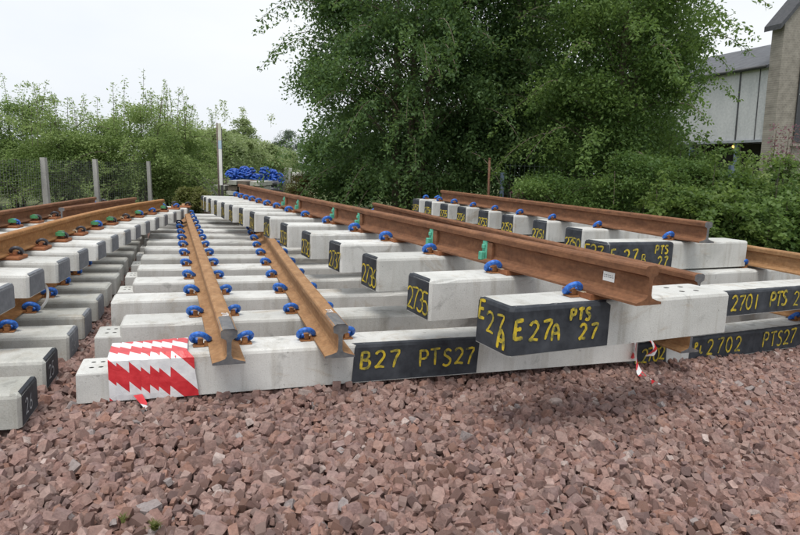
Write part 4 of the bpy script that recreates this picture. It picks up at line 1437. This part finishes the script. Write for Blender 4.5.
g.col(g.mix(.5, br_.outputs['Color'], g.ramp(n1, [(0.3, (0.15, 0.135, 0.12)), (0.7, (0.37, 0.34, 0.30))])))
g.set(0.95, 0, .2); g.bump(br_.outputs['Fac'], .5, .03)
M_rubble = g.m
M_slateroof = m_paint("roof_slate", (0.055, 0.058, 0.066), (0.10, 0.105, 0.115), 3, 0.6)
M_trim = m_paint("dark_trim", (0.03, 0.032, 0.036), (0.06, 0.06, 0.065), 8, 0.5)
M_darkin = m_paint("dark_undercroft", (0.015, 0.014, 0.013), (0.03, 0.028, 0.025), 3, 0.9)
g = NT("warm_lamp"); g.col((0.8, 0.5, 0.2)); g.b.inputs['Emission Color'].default_value = (1, .55, .15, 1); g.b.inputs['Emission Strength'].default_value = 1.5
M_lamp = g.m
g = NT("window_glass_dark"); g.col((0.012, 0.013, 0.015)); g.set(0.12, 0, .5); M_glass = g.m

# local frame: x to the right along the gable, y away from the camera along the side wall
BY = 28.0
bx0 = (763 - 400) / 600 * BY * 1.0
bd = tag(empty('industrial_building', (bx0, BY, GZ), 0.34), 'grey walled industrial hall with slate roof and stone gable behind the trees', 'building')
bd.rotation_euler = (0.0, -0.058, 0.33)
ZW0, ZE_ = 3.45, 6.75       # foot and eaves of the rendered wall
LEN = 14.0
link('wall', box_mesh('wall', 0.0, 0.35, 0.6, LEN, ZW0, ZE_, M_render), bd)
for y in (1.1, 2.15):
    link('wall_joint', box_mesh('wall_joint', -.03, -.003, y, y + (.07 if y > 2 else .03), ZW0, ZE_, M_trim), bd)
link('canopy_edge', box_mesh('canopy_edge', -.12, .35, 0.6, LEN, ZW0 - .12, ZW0 - .004, m_paint("canopy_grey", (.2, .22, .24), (.3, .32, .34), 4)), bd)
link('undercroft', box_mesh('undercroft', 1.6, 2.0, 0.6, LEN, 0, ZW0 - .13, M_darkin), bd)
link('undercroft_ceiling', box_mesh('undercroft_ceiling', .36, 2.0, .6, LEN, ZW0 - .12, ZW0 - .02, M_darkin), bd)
for y in (2.1, 5.0, 8, 11):
    link('column', box_mesh('column', .1, .3, y, y + .2, 0, ZW0 - .125, M_bluepost), bd)
for y in (1.15, 2.9):
    bm = bmesh.new(); bmesh.ops.create_icosphere(bm, subdivisions=1, radius=.085)
    link('lamp', bm_mesh('lamp', bm, M_lamp), bd, (.7, y, ZW0 - .28))
V = [(-.25, .6, ZE_), (-.25, LEN, ZE_), (5.0, LEN, ZE_ + 1.9), (5.0, .6, ZE_ + 1.9), (-.25, .6, ZE_ - .14), (-.25, LEN, ZE_ - .14), (5.0, LEN, ZE_ + 1.7), (5.0, .6, ZE_ + 1.7)]
rf = link('roof', mesh('roof', V, [(0, 3, 2, 1), (4, 5, 6, 7), (0, 1, 5, 4), (0, 4, 7, 3), (1, 2, 6, 5)], M_slateroof), bd)
link('gutter', tube_mesh('gutter', [(-.30, .6, ZE_ - .05), (-.30, LEN, ZE_ - .05)], .07, M_trim, 6), rf)
# stone gable standing in front of the hall
gx0, gh = -0.12, 8.45
V0 = [(gx0, 0), (10, 0), (10, gh), (5.0, gh + 5.3), (gx0, gh)]
V = [(x, 0, z) for x, z in V0] + [(x, .6, z) for x, z in V0]
link('gable', mesh('gable', V, [(0, 1, 2, 3, 4), (9, 8, 7, 6, 5), (0, 4, 9, 5), (4, 3, 8, 9), (3, 2, 7, 8), (2, 1, 6, 7)], M_rubble), bd)
V = []
for (x, z) in ((gx0 - .35, gh - .30), (5.0, gh + 5.36)):
    for y in (-.12, .72):
        V += [(x, y, z), (x, y, z + .22)]
link('coping', mesh('coping', V, [(0, 4, 5, 1), (2, 3, 7, 6), (0, 2, 6, 4), (1, 5, 7, 3), (0, 1, 3, 2), (4, 6, 7, 5)], M_trim), bd)
wn = link('window', box_mesh('window', 1.05, 4.2, -.05, -.004, 3.3, 7.35, M_glass), bd)
link('window_frame', box_mesh('window_frame', 1.0, 1.06, -.09, .0 - .051, 3.25, 7.4, M_trim), wn)
link('glazing_bar', box_mesh('glazing_bar', 1.06, 4.2, -.08, -.052, 5.4, 5.46, M_render), wn)
link('sill', box_mesh('sill', .9, 4.3, -.16, -.002, 3.12, 3.24, M_rubble), wn)
